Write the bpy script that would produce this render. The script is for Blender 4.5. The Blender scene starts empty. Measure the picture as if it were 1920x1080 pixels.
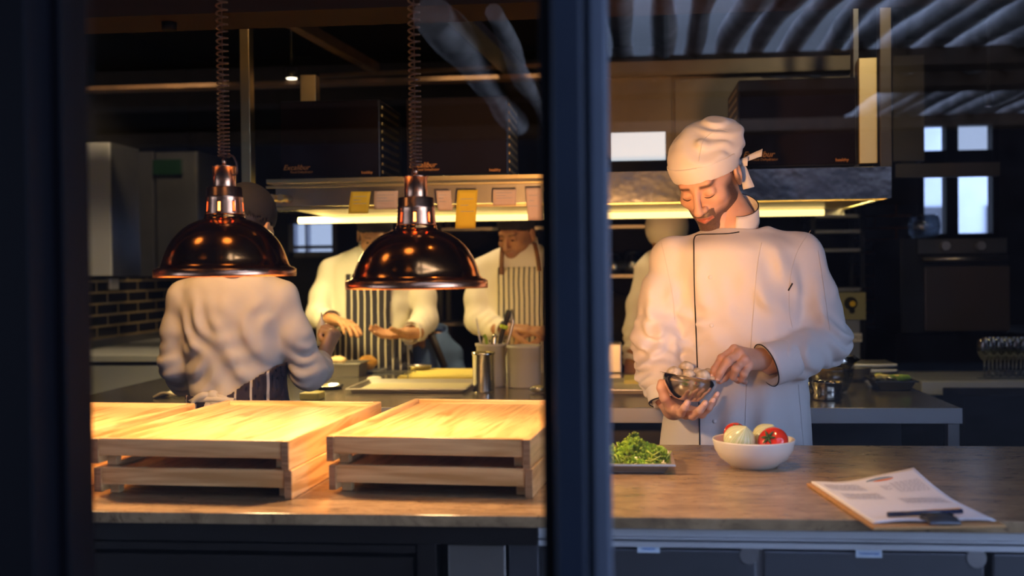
import bpy, bmesh, math, random
import numpy as np
from mathutils import Vector, Matrix
from mathutils.bvhtree import BVHTree
random.seed(7); RNG = np.random.default_rng(7)
SC = bpy.context.scene
COL = SC.collection
PI = math.pi
# ------------------------------------------------------------------ camera, world, light
F_PX, TH, PI_T, RO, CAMZ = 2100.0, math.atan(.1), .0162, .011, 1.34
_h = np.array([-math.sin(TH), math.cos(TH), 0.0]); _r = np.array([math.cos(TH), math.sin(TH), 0.0]); _z = np.array([0, 0, 1.0])
FW = _h*math.cos(PI_T)-_z*math.sin(PI_T); _u = _z*math.cos(PI_T)+_h*math.sin(PI_T)
RT = _r*math.cos(RO)-_u*math.sin(RO); UP = _u*math.cos(RO)+_r*math.sin(RO)
cam_d = bpy.data.cameras.new('camera'); cam = bpy.data.objects.new('camera', cam_d); COL.objects.link(cam)
cam.matrix_world = Matrix([[RT[i], UP[i], -FW[i], (0, 0, CAMZ)[i]] for i in range(3)] + [[0, 0, 0, 1]])
cam_d.sensor_width = 36; cam_d.lens = F_PX/1920*36
cam_d.dof.use_dof = True; cam_d.dof.focus_distance = 2.8; cam_d.dof.aperture_fstop = 2.6
cam_d.clip_end = 200
SC.camera = cam
SC.view_settings.view_transform = 'Standard'; SC.view_settings.look = 'None'
SC.view_settings.gamma = 1; SC.view_settings.use_curve_mapping = False
SC.view_settings.exposure = 0.0
w = bpy.data.worlds.new('world'); SC.world = w; w.use_nodes = True
wn = w.node_tree.nodes; wl = w.node_tree.links
bg = wn['Background']; bg.inputs[1].default_value = 1.0
tc = wn.new('ShaderNodeTexCoord'); sx = wn.new('ShaderNodeSeparateXYZ'); rp = wn.new('ShaderNodeValToRGB')
wl.new(tc.outputs['Generated'], sx.inputs[0]); wl.new(sx.outputs[2], rp.inputs[0]); mrx = wn.new('ShaderNodeMapRange'); mrx.interpolation_type = 'SMOOTHSTEP'; wl.new(sx.outputs[0], mrx.inputs[0])
mrx.inputs[1].default_value = .42; mrx.inputs[2].default_value = .80; mrx.inputs[3].default_value = 1.0; mrx.inputs[4].default_value = 8.5   # the sky is brighter towards the sun side
mrl = wn.new('ShaderNodeMapRange'); mrl.interpolation_type = 'SMOOTHSTEP'; wl.new(sx.outputs[0], mrl.inputs[0]); mrl.inputs[1].default_value = -.55; mrl.inputs[2].default_value = -.85; mrl.inputs[3].default_value = 0; mrl.inputs[4].default_value = 3
mrz = wn.new('ShaderNodeMapRange'); wl.new(sx.outputs[2], mrz.inputs[0]); mrz.inputs[1].default_value = .2; mrz.inputs[2].default_value = .45; mrz.inputs[3].default_value = 0; mrz.inputs[4].default_value = 4.2
ad1 = wn.new('ShaderNodeMath'); wl.new(mrx.outputs[0], ad1.inputs[0]); wl.new(mrl.outputs[0], ad1.inputs[1]); ad2 = wn.new('ShaderNodeMath'); wl.new(ad1.outputs[0], ad2.inputs[0]); wl.new(mrz.outputs[0], ad2.inputs[1])
vm = wn.new('ShaderNodeVectorMath'); vm.operation = 'SCALE'; wl.new(rp.outputs[0], vm.inputs[0]); wl.new(ad2.outputs[0], vm.inputs['Scale']); wl.new(vm.outputs[0], bg.inputs[0])
rp.color_ramp.elements[0].position = 0.0; rp.color_ramp.elements[0].color = (.54, .68, 1, 1)
rp.color_ramp.elements[1].position = .6; rp.color_ramp.elements[1].color = (.35, .5, .9, 1)

def light(name, kind, loc, energy, color, target=None, size=.1, size_y=None, spot=None, blend=.4):
    d = bpy.data.lights.new(name, kind); d.energy = energy; d.color = color
    if kind == 'AREA':
        d.size = size
        if size_y: d.shape = 'RECTANGLE'; d.size_y = size_y
    else: d.shadow_soft_size = size
    if spot: d.spot_size = spot; d.spot_blend = blend
    o = bpy.data.objects.new(name, d); COL.objects.link(o); o.location = loc
    if target is not None:
        o.rotation_euler = (Vector(target)-Vector(loc)).to_track_quat('-Z', 'Y').to_euler()
    return o

WARM = (1, .50, .16); YEL = (1, .74, .28)

def _ray(u, v): return FW + RT*(u-960)/F_PX - UP*(v-540)/F_PX
def PY(u, v, Y):
    """world point seen at pixel (u, v) of the photograph, standing at depth Y"""
    d = _ray(u, v); return np.array([0, 0, CAMZ]) + d*(Y/d[1])
def PZ(u, v, z):
    """world point seen at pixel (u, v), lying at height z"""
    d = _ray(u, v); return np.array([0, 0, CAMZ]) + d*((z-CAMZ)/d[2])
def MPP(p): return float((np.array(p)-[0, 0, CAMZ]) @ FW)/F_PX   # metres per pixel at p

# room lights; all but the pass tubes are added, unseen lamps
light('added_mullion_light', 'SPOT', (-.06, 1.36, 1.30), 170, (1, .46, .14), target=(.0, 2.95, 1.52), size=.035, spot=math.radians(48), blend=1)  # added unseen key, warms the chef from the left
light('pass_tube_light_left', 'AREA', (-.55, 4.35, 1.585), 110, YEL, target=(-.55, 4.35, 0), size=1.9, size_y=.25)
light('pass_tube_light_right', 'AREA', (.55, 4.35, 1.585), 38, YEL, target=(.55, 4.35, 0), size=.7, size_y=.25)
light('added_back_spot', 'SPOT', (-.7, 4.9, 2.68), 90, (1, .70, .34), target=(-.5, 5.2, .9), size=.06, spot=math.radians(80))  # added ceiling spot without a fixture, over the cooks
light('added_beam_light', 'SPOT', (-1.12, 2.70, 1.93), 34, (1, .55, .20), target=(-1.22, 3.25, 1.22), size=.04, spot=math.radians(75), blend=.6)  # added beam spot, warms the back of the left cook

light('added_right_spot', 'SPOT', (1.0, 2.5, 2.66), 22, (1, .78, .42), target=(.95, 3.9, 1.9), size=.05, spot=math.radians(50))  # added to brighten the steel post by the dehydrator
light('added_ticket_spot', 'SPOT', (-.65, 2.84, 2.30), 22, (1, .72, .36), target=(-.55, 3.8, 1.62), size=.04, spot=math.radians(58), blend=.8)  # extra spot put in to brighten the order notes
light('added_counter_spot', 'SPOT', (.02, 2.05, 2.40), 60, (1, .56, .21), target=(.08, 2.15, .92), size=.04, spot=math.radians(46), blend=1)  # added for the warm pool on the right counter
light('added_left_spot', 'SPOT', (-2.0, 5.0, 2.66), 60, (1, .72, .38), target=(-2.75, 6.0, 1.1), size=.05, spot=math.radians(75))  # added spot bringing out the left tiles and bench
for x_, y_ in ((-1.5, 1.75), (-.55, 1.7), (-.2, 2.9), (-1.0, 2.95)):
    light('added_pot_light', 'POINT', (x_, y_, 2.45), 1.8, (1, .58, .24), size=.13)  # added points without fixtures, for highlights on the copper

# ------------------------------------------------------------------ materials
def new_mat(name):
    m = bpy.data.materials.new(name); m.use_nodes = True
    return m, m.node_tree.nodes, m.node_tree.links, m.node_tree.nodes['Principled BSDF']
def mat(name, col, rough=.5, metal=0, noise=0, nscale=20, bump=0, bscale=60, spec=None, sss=0, emit=None, estr=0, stretch=None, coat=0, sheen=0):
    m, n, l, p = new_mat(name)
    p.inputs['Base Color'].default_value = (*col, 1); p.inputs['Roughness'].default_value = rough; p.inputs['Metallic'].default_value = metal
    if spec is not None: p.inputs['Specular IOR Level'].default_value = spec
    if coat: p.inputs['Coat Weight'].default_value = coat; p.inputs['Coat Roughness'].default_value = .1
    if sheen: p.inputs['Sheen Weight'].default_value = sheen
    if sss:
        p.inputs['Subsurface Weight'].default_value = sss; p.inputs['Subsurface Radius'].default_value = (1, .35, .2); p.inputs['Subsurface Scale'].default_value = .006
    if emit: p.inputs['Emission Color'].default_value = (*emit, 1); p.inputs['Emission Strength'].default_value = estr
    t = n.new('ShaderNodeTexCoord'); mp = n.new('ShaderNodeMapping'); l.new(t.outputs['Object'], mp.inputs[0])
    if stretch: mp.inputs['Scale'].default_value = stretch
    if noise:
        q = n.new('ShaderNodeTexNoise'); q.inputs['Scale'].default_value = nscale; q.inputs['Detail'].default_value = 5
        l.new(mp.outputs[0], q.inputs[0])
        r = n.new('ShaderNodeValToRGB'); l.new(q.outputs[0], r.inputs[0])
        r.color_ramp.elements[0].position = .3; r.color_ramp.elements[1].position = .7
        r.color_ramp.elements[0].color = (*[c*(1-noise) for c in col], 1); r.color_ramp.elements[1].color = (*[min(1, c*(1+noise)) for c in col], 1)
        l.new(r.outputs[0], p.inputs['Base Color'])
    if bump:
        q = n.new('ShaderNodeTexNoise'); q.inputs['Scale'].default_value = bscale; q.inputs['Detail'].default_value = 3
        l.new(mp.outputs[0], q.inputs[0])
        b = n.new('ShaderNodeBump'); b.inputs['Strength'].default_value = bump; b.inputs['Distance'].default_value = .004
        l.new(q.outputs[0], b.inputs['Height']); l.new(b.outputs[0], p.inputs['Normal'])
    return m
M = {}
M['steel'] = mat('brushed_steel', (.60, .60, .62), .36, 1, bump=.06, bscale=30, stretch=(1, 8, 8))
M['steel_table'] = mat('worn_table_steel', (.50, .45, .36), .22, .95, noise=.12, nscale=5, bump=.05, bscale=20)
M['steel_bench'] = mat('bluish_bench_steel', (.62, .65, .70), .5, .45, noise=.05, nscale=3)
M['steel_cab'] = mat('dark_bronze_steel', (.05, .045, .045), .4, .8, noise=.2, nscale=3)
M['steel_dull'] = mat('dull_steel', (.38, .37, .36), .42, 1, noise=.15, nscale=4, bump=.08, bscale=12)
M['steel_dark'] = mat('dark_steel', (.13, .135, .155), .4, .75, noise=.2, nscale=3, bump=.05, bscale=8)
M['steel_bright'] = mat('polished_steel', (.82, .80, .76), .17, 1)
M['wavy_steel'] = mat('wavy_polished_steel', (.62, .64, .68), .14, 1, bump=.9, bscale=7)
M['alu'] = mat('aluminium', (.75, .74, .72), .35, 1, noise=.08, nscale=8)
M['copper'] = mat('polished_copper', (.92, .38, .11), .15, 1, bump=.05, bscale=10)
M['copper_pale'] = mat('pale_copper', (.88, .46, .27), .26, 1)
M['cord'] = mat('dark_coil_cord', (.10, .035, .015), .3, .2, spec=.8)
M['black'] = mat('black_plastic', (.008, .007, .009), .35)
M['black_matte'] = mat('matte_black', (.005, .004, .004), .8, spec=.1)
M['blackwall'] = mat('black_painted_wall', (.010, .009, .009), .75, noise=.3, nscale=2, spec=.2)
M['ceiling'] = mat('dark_ceiling', (.012, .009, .008), .8, spec=.2)
M['floor'] = mat('dark_floor', (.03, .028, .027), .5, noise=.4, nscale=3)
M['navy_frame'] = mat('navy_painted_metal', (.007, .012, .024), .5, .1, spec=.25, noise=.12, nscale=12, bump=.06, bscale=90)
M['slate_frame'] = mat('slate_painted_metal', (.062, .075, .105), .5, .1, spec=.3, noise=.1, nscale=14)
M['black_frame'] = mat('black_painted_metal', (.002, .002, .004), .6, 0, spec=.12)
M['cloth_white'] = mat('white_chef_cotton', (.70, .68, .69), .85, bump=.5, bscale=9, sheen=.15)
M['cloth_seam'] = mat('seam_cotton', (.60, .58, .58), .9)
M['cloth_cream'] = mat('cream_chef_cotton', (.78, .74, .64), .85, bump=.45, bscale=11)
M['cloth_pink'] = mat('offwhite_chef_cotton', (.76, .69, .60), .85, bump=.45, bscale=11)
M['cloth_black'] = mat('black_cotton', (.015, .014, .016), .85, bump=.4, bscale=16)
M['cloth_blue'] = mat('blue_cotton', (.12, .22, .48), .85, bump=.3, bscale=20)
M['hat_dark'] = mat('dark_hat_cotton', (.012, .010, .012), .9)
M['piping'] = mat('black_piping', (.006, .006, .01), .7)
M['trouser'] = mat('black_trouser_cotton', (.012, .012, .014), .9)
M['leather'] = mat('brown_leather', (.20, .085, .025), .5, noise=.3, nscale=40)
M['strap_dark'] = mat('dark_strap', (.03, .022, .02), .6)
M['hair'] = mat('dark_hair', (.018, .010, .007), .6, noise=.4, nscale=200)
M['brow'] = mat('eyebrow_hair', (.05, .022, .012), .8)
M['eye'] = mat('dark_eye', (.02, .012, .01), .2)
M['nail'] = mat('fingernail', (.80, .50, .42), .3)
M['ceramic'] = mat('cream_stoneware', (.74, .70, .64), .35, noise=.04, nscale=30, coat=.3)
M['onion'] = None
M['tomato'] = mat('tomato_skin', (.62, .035, .012), .16, noise=.35, nscale=9, coat=.6)
M['tomato_stem'] = mat('tomato_stem_green', (.05, .10, .02), .7)
M['mushroom'] = mat('mushroom_skin', (.62, .54, .41), .7, noise=.35, nscale=90, bump=.3, bscale=120)
M['gill'] = mat('mushroom_gill', (.35, .27, .2), .8)
M['paper'] = mat('white_paper', (.78, .76, .80), .7)
M['ink'] = mat('grey_ink', (.42, .41, .45), .8)
M['ink_orange'] = mat('orange_ink', (.75, .25, .10), .8)
M['ink_teal'] = mat('grey_blue_ink', (.25, .32, .38), .8)
M['ink_black'] = mat('black_ink', (.01, .01, .012), .7)
M['gold_print'] = mat('orange_gold_print', (.75, .28, .05), .5)
M['label_white'] = mat('pale_label', (.62, .74, .88), .5)
M['label_blue'] = mat('blue_label_ink', (.08, .26, .70), .5)
M['note_yellow'] = mat('yellow_note_paper', (.85, .55, .03), .8, noise=.05, nscale=8)
M['note_pink'] = mat('pinkish_note_paper', (.72, .50, .40), .8, noise=.05, nscale=8)
M['clipwood'] = mat('brown_hardboard', (.50, .26, .09), .55, noise=.12, nscale=60)
M['pen'] = mat('navy_pen_plastic', (.012, .018, .05), .25)
M['board_yellow'] = mat('yellow_cutting_board', (.78, .66, .16), .5)
M['pan_white'] = mat('pale_tray_liner', (.80, .74, .52), .4, .2)
M['plastic_grey'] = mat('grey_plastic', (.45, .43, .38), .4)
M['bread'] = mat('golden_bread', (.80, .42, .08), .7, noise=.2, nscale=20, bump=.4, bscale=40)
M['bread_pale'] = mat('pale_bun', (.85, .62, .34), .7, noise=.1, nscale=20)
M['food_green'] = mat('leaf_green', (.25, .42, .04), .6, noise=.4, nscale=30)
M['food_yellow'] = mat('pale_yellow_vegetable', (.75, .62, .20), .6, noise=.2, nscale=30)
M['utensil_black'] = mat('utensil_black', (.02, .02, .024), .35)
M['utensil_green'] = mat('lime_tape', (.55, .75, .05), .5)
M['bark'] = mat('weathered_log', (.55, .50, .47), .8, noise=.35, nscale=7, bump=.6, bscale=12)
M['brick_out'] = mat('street_facade', (.012, .010, .011), .95, noise=.3, nscale=2, spec=.05)
M['facade_pale'] = mat('pale_facade', (.60, .64, .72), .9, noise=.2, nscale=1)
M['asphalt'] = mat('paving', (.012, .012, .014), .95, noise=.3, nscale=4, spec=.05)
M['yellow_lit_steel'] = mat('brass_lit_steel', (.75, .62, .36), .3, 1, bump=.08, bscale=20, stretch=(8, 8, 1))  # steel with yellow lamplight put into its colour
M['yellow_lit_panel'] = mat('yellow_lit_satin_steel', (.90, .76, .42), .42, .7, bump=.05, bscale=10, stretch=(8, 8, 1))  # the steel post's bright yellow light is put into the base colour
M['steel_brown'] = mat('smoky_steel', (.11, .095, .08), .4, .9, noise=.25, nscale=2.5, bump=.1, bscale=6)
M['tube'] = mat('lit_tube', (1, .9, .6), .5, emit=(1, .74, .28), estr=2.2)
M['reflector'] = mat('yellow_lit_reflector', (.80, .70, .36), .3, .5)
M['bulb'] = mat('glowing_heat_bulb', (1, .3, .1), .5, emit=(1, .30, .06), estr=9)
M['downlight'] = mat('downlight_lens', (1, .9, .7), .5, emit=(1, .85, .6), estr=6)
M['added_glow'] = mat('reflected_pane_glow', (.9, .95, 1), .5, emit=(.72, .86, 1), estr=.75)  # emission in place of a bright reflected pane
M['sky_pane'] = mat('daylight_beyond', (.8, .9, 1), .5, emit=(.55, .70, .95), estr=.75)
M['foil'] = mat('crumpled_foil', (.8, .75, .6), .25, 1, bump=1, bscale=60)
M['woodbeam'] = mat('brown_wood_beam', (.10, .052, .026), .6, noise=.3, nscale=10)
M['oven_glass'] = mat('brown_oven_glass', (.16, .12, .10), .2, .5)
M['exit_reflection_green'] = mat('exit_reflection_tint', (.006, .03, .012), .25)  # tint of a reflected exit light, put into the colour
M['towel'] = mat('white_towel', (.75, .72, .62), .9, bump=.5, bscale=60)

def glass_mat(name, fac, tint=(1, 1, 1), rough=0.0):
    m, n, l, p = new_mat(name); n.remove(p)
    out = n['Material Output']; t = n.new('ShaderNodeBsdfTransparent'); g = n.new('ShaderNodeBsdfGlossy'); mx = n.new('ShaderNodeMixShader')
    t.inputs[0].default_value = (*tint, 1); g.inputs['Roughness'].default_value = rough; mx.inputs[0].default_value = fac
    l.new(t.outputs[0], mx.inputs[1]); l.new(g.outputs[0], mx.inputs[2]); l.new(mx.outputs[0], out.inputs[0])
    return m
M['window_glass'] = glass_mat('window_glass', .09)
M['drink_glass'] = glass_mat('clear_glassware', .35, (.85, .9, .95), .05)

def wood_mat(name, base, dark, scale=1.0, axis='X', rough=.32):
    m, n, l, p = new_mat(name); t = n.new('ShaderNodeTexCoord'); mp = n.new('ShaderNodeMapping'); l.new(t.outputs['Object'], mp.inputs[0])
    oi = n.new('ShaderNodeObjectInfo'); ad = n.new('ShaderNodeVectorMath'); ad.operation = 'ADD'
    l.new(mp.outputs[0], ad.inputs[0]); l.new(oi.outputs['Random'], ad.inputs[1])
    mp.inputs['Scale'].default_value = (1.2, 14, 14) if axis == 'X' else (14, 1.2, 14)
    nz = n.new('ShaderNodeTexNoise'); nz.inputs['Scale'].default_value = 2.2*scale; nz.inputs['Detail'].default_value = 4; nz.inputs['Distortion'].default_value = 1.6
    l.new(ad.outputs[0], nz.inputs[0])
    r = n.new('ShaderNodeValToRGB'); l.new(nz.outputs[0], r.inputs[0])
    r.color_ramp.elements[0].position = .36; r.color_ramp.elements[0].color = (*dark, 1)
    r.color_ramp.elements[1].position = .55; r.color_ramp.elements[1].color = (*base, 1)
    e = r.color_ramp.elements.new(.46); e.color = (*[a*.45+b*.55 for a, b in zip(dark, base)], 1)
    l.new(r.outputs[0], p.inputs['Base Color']); p.inputs['Roughness'].default_value = rough
    return m
M['pine_x'] = wood_mat('pine_grain_along', (.70, .45, .20), (.44, .24, .08))
M['pine_y'] = wood_mat('pine_grain_deep', (.74, .47, .20), (.46, .25, .08), axis='Y')
M['pine_end'] = wood_mat('pine_end_grain', (.34, .19, .09), (.20, .10, .04), scale=3)

def stone_mat():
    m, n, l, p = new_mat('brown_veined_stone'); t = n.new('ShaderNodeTexCoord'); mp = n.new('ShaderNodeMapping'); l.new(t.outputs['Object'], mp.inputs[0])
    mp.inputs['Scale'].default_value = (1, 2.6, 1)
    a = n.new('ShaderNodeTexNoise'); a.inputs['Scale'].default_value = 9; a.inputs['Detail'].default_value = 9; a.inputs['Roughness'].default_value = .7; a.inputs['Distortion'].default_value = .8
    l.new(mp.outputs[0], a.inputs[0])
    r = n.new('ShaderNodeValToRGB'); l.new(a.outputs[0], r.inputs[0]); E = r.color_ramp.elements
    E[0].position = .3; E[0].color = (.14, .088, .048, 1); E[1].position = .72; E[1].color = (.46, .31, .17, 1)
    e = E.new(.5); e.color = (.31, .205, .11, 1)
    v = n.new('ShaderNodeTexNoise'); v.inputs['Scale'].default_value = 26; v.inputs['Detail'].default_value = 6; v.inputs['Distortion'].default_value = 2.4
    l.new(mp.outputs[0], v.inputs[0])
    r2 = n.new('ShaderNodeValToRGB'); l.new(v.outputs[0], r2.inputs[0]); r2.color_ramp.elements[0].position = .30; r2.color_ramp.elements[0].color = (.35, .3, .27, 1); r2.color_ramp.elements[1].position = .40; r2.color_ramp.elements[1].color = (1, 1, 1, 1)
    mx = n.new('ShaderNodeMixRGB'); mx.blend_type = 'MULTIPLY'; mx.inputs[0].default_value = .8
    l.new(r.outputs[0], mx.inputs[1]); l.new(r2.outputs[0], mx.inputs[2]); l.new(mx.outputs[0], p.inputs['Base Color'])
    p.inputs['Roughness'].default_value = .24
    b = n.new('ShaderNodeBump'); b.inputs['Strength'].default_value = .08; b.inputs['Distance'].default_value = .002
    l.new(a.outputs[0], b.inputs['Height']); l.new(b.outputs[0], p.inputs['Normal'])
    return m
M['stone'] = stone_mat()

def tile_mat(name, swap, bw, bh, face, grout, rough=.15):
    m, n, l, p = new_mat(name); t = n.new('ShaderNodeTexCoord'); s = n.new('ShaderNodeSeparateXYZ'); c = n.new('ShaderNodeCombineXYZ')
    l.new(t.outputs['Object'], s.inputs[0]); l.new(s.outputs[1 if swap else 0], c.inputs[0]); l.new(s.outputs[2], c.inputs[1])
    b = n.new('ShaderNodeTexBrick'); l.new(c.outputs[0], b.inputs['Vector']); b.inputs['Scale'].default_value = 1
    b.inputs['Brick Width'].default_value = bw; b.inputs['Row Height'].default_value = bh; b.inputs['Mortar Size'].default_value = .0065; b.inputs['Mortar Smooth'].default_value = .2
    b.inputs['Color1'].default_value = (*face, 1); b.inputs['Color2'].default_value = (*[x*1.3 for x in face], 1); b.inputs['Mortar'].default_value = (*grout, 1)
    l.new(b.outputs['Color'], p.inputs['Base Color']); p.inputs['Roughness'].default_value = rough
    bp = n.new('ShaderNodeBump'); bp.invert = True; bp.inputs['Distance'].default_value = .003; l.new(b.outputs['Fac'], bp.inputs['Height']); l.new(bp.outputs[0], p.inputs['Normal'])
    mr = n.new('ShaderNodeMapRange'); mr.inputs[3].default_value = rough; mr.inputs[4].default_value = .9; l.new(b.outputs['Fac'], mr.inputs[0]); l.new(mr.outputs[0], p.inputs['Roughness'])
    return m
M['tile_left'] = tile_mat('black_subway_tile_side', True, .26, .062, (.012, .010, .009), (.34, .25, .12))
M['tile_back'] = tile_mat('black_subway_tile_back', False, .26, .075, (.008, .006, .006), (.14, .05, .02))

def stripe_mat(name, a, b, width, frac, axis=0):
    m, n, l, p = new_mat(name); t = n.new('ShaderNodeTexCoord')
    nz = n.new('ShaderNodeTexNoise'); nz.inputs['Scale'].default_value = 5; l.new(t.outputs['Object'], nz.inputs[0])
    s = n.new('ShaderNodeSeparateXYZ'); l.new(t.outputs['Object'], s.inputs[0])
    ma = n.new('ShaderNodeMath'); ma.operation = 'MULTIPLY_ADD'; l.new(nz.outputs[0], ma.inputs[0]); ma.inputs[1].default_value = .012; l.new(s.outputs[axis], ma.inputs[2])
    d = n.new('ShaderNodeMath'); d.operation = 'DIVIDE'; l.new(ma.outputs[0], d.inputs[0]); d.inputs[1].default_value = width
    f = n.new('ShaderNodeMath'); f.operation = 'FRACT'; l.new(d.outputs[0], f.inputs[0])
    g = n.new('ShaderNodeMath'); g.operation = 'LESS_THAN'; l.new(f.outputs[0], g.inputs[0]); g.inputs[1].default_value = frac
    mx = n.new('ShaderNodeMixRGB'); l.new(g.outputs[0], mx.inputs[0]); mx.inputs[1].default_value = (*a, 1); mx.inputs[2].default_value = (*b, 1)
    l.new(mx.outputs[0], p.inputs['Base Color']); p.inputs['Roughness'].default_value = .85
    return m
M['apron_navy'] = stripe_mat('navy_apron_cream_stripes', (.030, .028, .045), (.72, .66, .52), .030, .22)
M['apron_cream'] = stripe_mat('cream_apron_navy_stripes', (.74, .68, .50), (.035, .045, .075), .0225, .30)
M['apron_back'] = stripe_mat('dark_apron_pale_stripes', (.035, .022, .03), (.70, .62, .55), .042, .14)

def skin_mat(name, base, lip, stub, sss=.12):
    m, n, l, p = new_mat(name)
    a = n.new('ShaderNodeAttribute'); a.attribute_name = 'lips'; b = n.new('ShaderNodeAttribute'); b.attribute_name = 'stubble'
    t = n.new('ShaderNodeTexCoord'); nz = n.new('ShaderNodeTexNoise'); nz.inputs['Scale'].default_value = 25; nz.inputs['Detail'].default_value = 4; l.new(t.outputs['Object'], nz.inputs[0])
    r = n.new('ShaderNodeValToRGB'); l.new(nz.outputs[0], r.inputs[0]); r.color_ramp.elements[0].position = .3; r.color_ramp.elements[1].position = .7
    r.color_ramp.elements[0].color = (base[0]*.86, base[1]*.78, base[2]*.76, 1); r.color_ramp.elements[1].color = (*base, 1)
    m1 = n.new('ShaderNodeMixRGB'); l.new(a.outputs['Fac'], m1.inputs[0]); l.new(r.outputs[0], m1.inputs[1]); m1.inputs[2].default_value = (*lip, 1)
    sn = n.new('ShaderNodeTexNoise'); sn.inputs['Scale'].default_value = 900; sn.inputs['Detail'].default_value = 2; l.new(t.outputs['Object'], sn.inputs[0])
    mr = n.new('ShaderNodeMapRange'); mr.inputs[1].default_value = .38; mr.inputs[2].default_value = .6; mr.inputs[3].default_value = .75; mr.inputs[4].default_value = 1; l.new(sn.outputs[0], mr.inputs[0])
    mu = n.new('ShaderNodeMath'); mu.operation = 'MULTIPLY'; l.new(b.outputs['Fac'], mu.inputs[0]); l.new(mr.outputs[0], mu.inputs[1])
    m2 = n.new('ShaderNodeMixRGB'); l.new(mu.outputs[0], m2.inputs[0]); l.new(m1.outputs[0], m2.inputs[1]); m2.inputs[2].default_value = (*stub, 1)
    l.new(m2.outputs[0], p.inputs['Base Color']); p.inputs['Roughness'].default_value = .48
    p.inputs['Subsurface Weight'].default_value = sss; p.inputs['Subsurface Radius'].default_value = (1, .35, .2); p.inputs['Subsurface Scale'].default_value = .006
    bp = n.new('ShaderNodeBump'); bp.inputs['Strength'].default_value = .12; bp.inputs['Distance'].default_value = .002; l.new(sn.outputs[0], bp.inputs['Height']); l.new(bp.outputs[0], p.inputs['Normal'])
    return m
M['skin'] = skin_mat('light_skin', (.66, .40, .29), (.42, .13, .09), (.045, .026, .02))
M['skin_tan'] = skin_mat('tan_skin', (.46, .24, .12), (.33, .13, .08), (.09, .045, .03))
M['skin_warm'] = skin_mat('warm_skin', (.60, .37, .22), (.45, .18, .12), (.10, .06, .04))

def onion_mat():
    m, n, l, p = new_mat('pale_onion_skin'); t = n.new('ShaderNodeTexCoord'); s = n.new('ShaderNodeSeparateXYZ'); l.new(t.outputs['Object'], s.inputs[0])
    at = n.new('ShaderNodeMath'); at.operation = 'ARCTAN2'; l.new(s.outputs[1], at.inputs[0]); l.new(s.outputs[0], at.inputs[1])
    sc = n.new('ShaderNodeMath'); sc.operation = 'MULTIPLY'; sc.inputs[1].default_value = 7; l.new(at.outputs[0], sc.inputs[0])
    c = n.new('ShaderNodeCombineXYZ'); l.new(sc.outputs[0], c.inputs[0]); l.new(s.outputs[2], c.inputs[1])
    nz = n.new('ShaderNodeTexNoise'); nz.inputs['Scale'].default_value = 1.5; nz.inputs['Detail'].default_value = 5; l.new(c.outputs[0], nz.inputs[0])
    r = n.new('ShaderNodeValToRGB'); l.new(nz.outputs[0], r.inputs[0]); r.color_ramp.elements[0].position = .35; r.color_ramp.elements[0].color = (.42, .50, .14, 1); r.color_ramp.elements[1].position = .62; r.color_ramp.elements[1].color = (.84, .82, .58, 1)
    l.new(r.outputs[0], p.inputs['Base Color']); p.inputs['Roughness'].default_value = .22; p.inputs['Subsurface Weight'].default_value = .1; p.inputs['Subsurface Scale'].default_value = .01
    return m
M['onion'] = onion_mat()
M['parsley'] = mat('curly_parsley_leaf', (.34, .50, .04), .55, noise=.6, nscale=45, sss=.05)
M['parsley_stem'] = mat('parsley_stem', (.42, .50, .08), .5)

# ------------------------------------------------------------------ object helpers
def tag(o, label=None, cat=None, group=None, kind=None):
    if label: o['label'] = label
    if cat: o['category'] = cat
    if group: o['group'] = group
    if kind: o['kind'] = kind
    return o
def empty(name, loc, label=None, cat=None, group=None, rz=0):
    o = bpy.data.objects.new(name, None); COL.objects.link(o); o.location = tuple(float(x) for x in loc); o.rotation_euler = (0, 0, rz)
    o.empty_display_size = .05
    return tag(o, label, cat, group)
def root_loc(p):
    v = Vector((0, 0, 0))
    while p is not None: v = v + p.location; p = p.parent
    return v
def add_mesh_obj(name, verts, faces, m, parent=None, smooth=True, local=False, attrs=None):
    me = bpy.data.meshes.new(name)
    vs = np.asarray(verts, dtype=float)
    if parent is not None and not local: vs = vs - np.array(root_loc(parent))
    me.from_pydata(vs.tolist(), [], faces if isinstance(faces, list) else faces.tolist())
    if smooth: me.polygons.foreach_set('use_smooth', [True]*len(me.polygons))
    if attrs:
        for k, a in attrs.items():
            at = me.attributes.new(k, 'FLOAT', 'POINT'); at.data.foreach_set('value', np.asarray(a, dtype=np.float32))
    if m is not None: me.materials.append(m)
    me.update()
    o = bpy.data.objects.new(name, me); COL.objects.link(o); o.parent = parent
    return o
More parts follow.
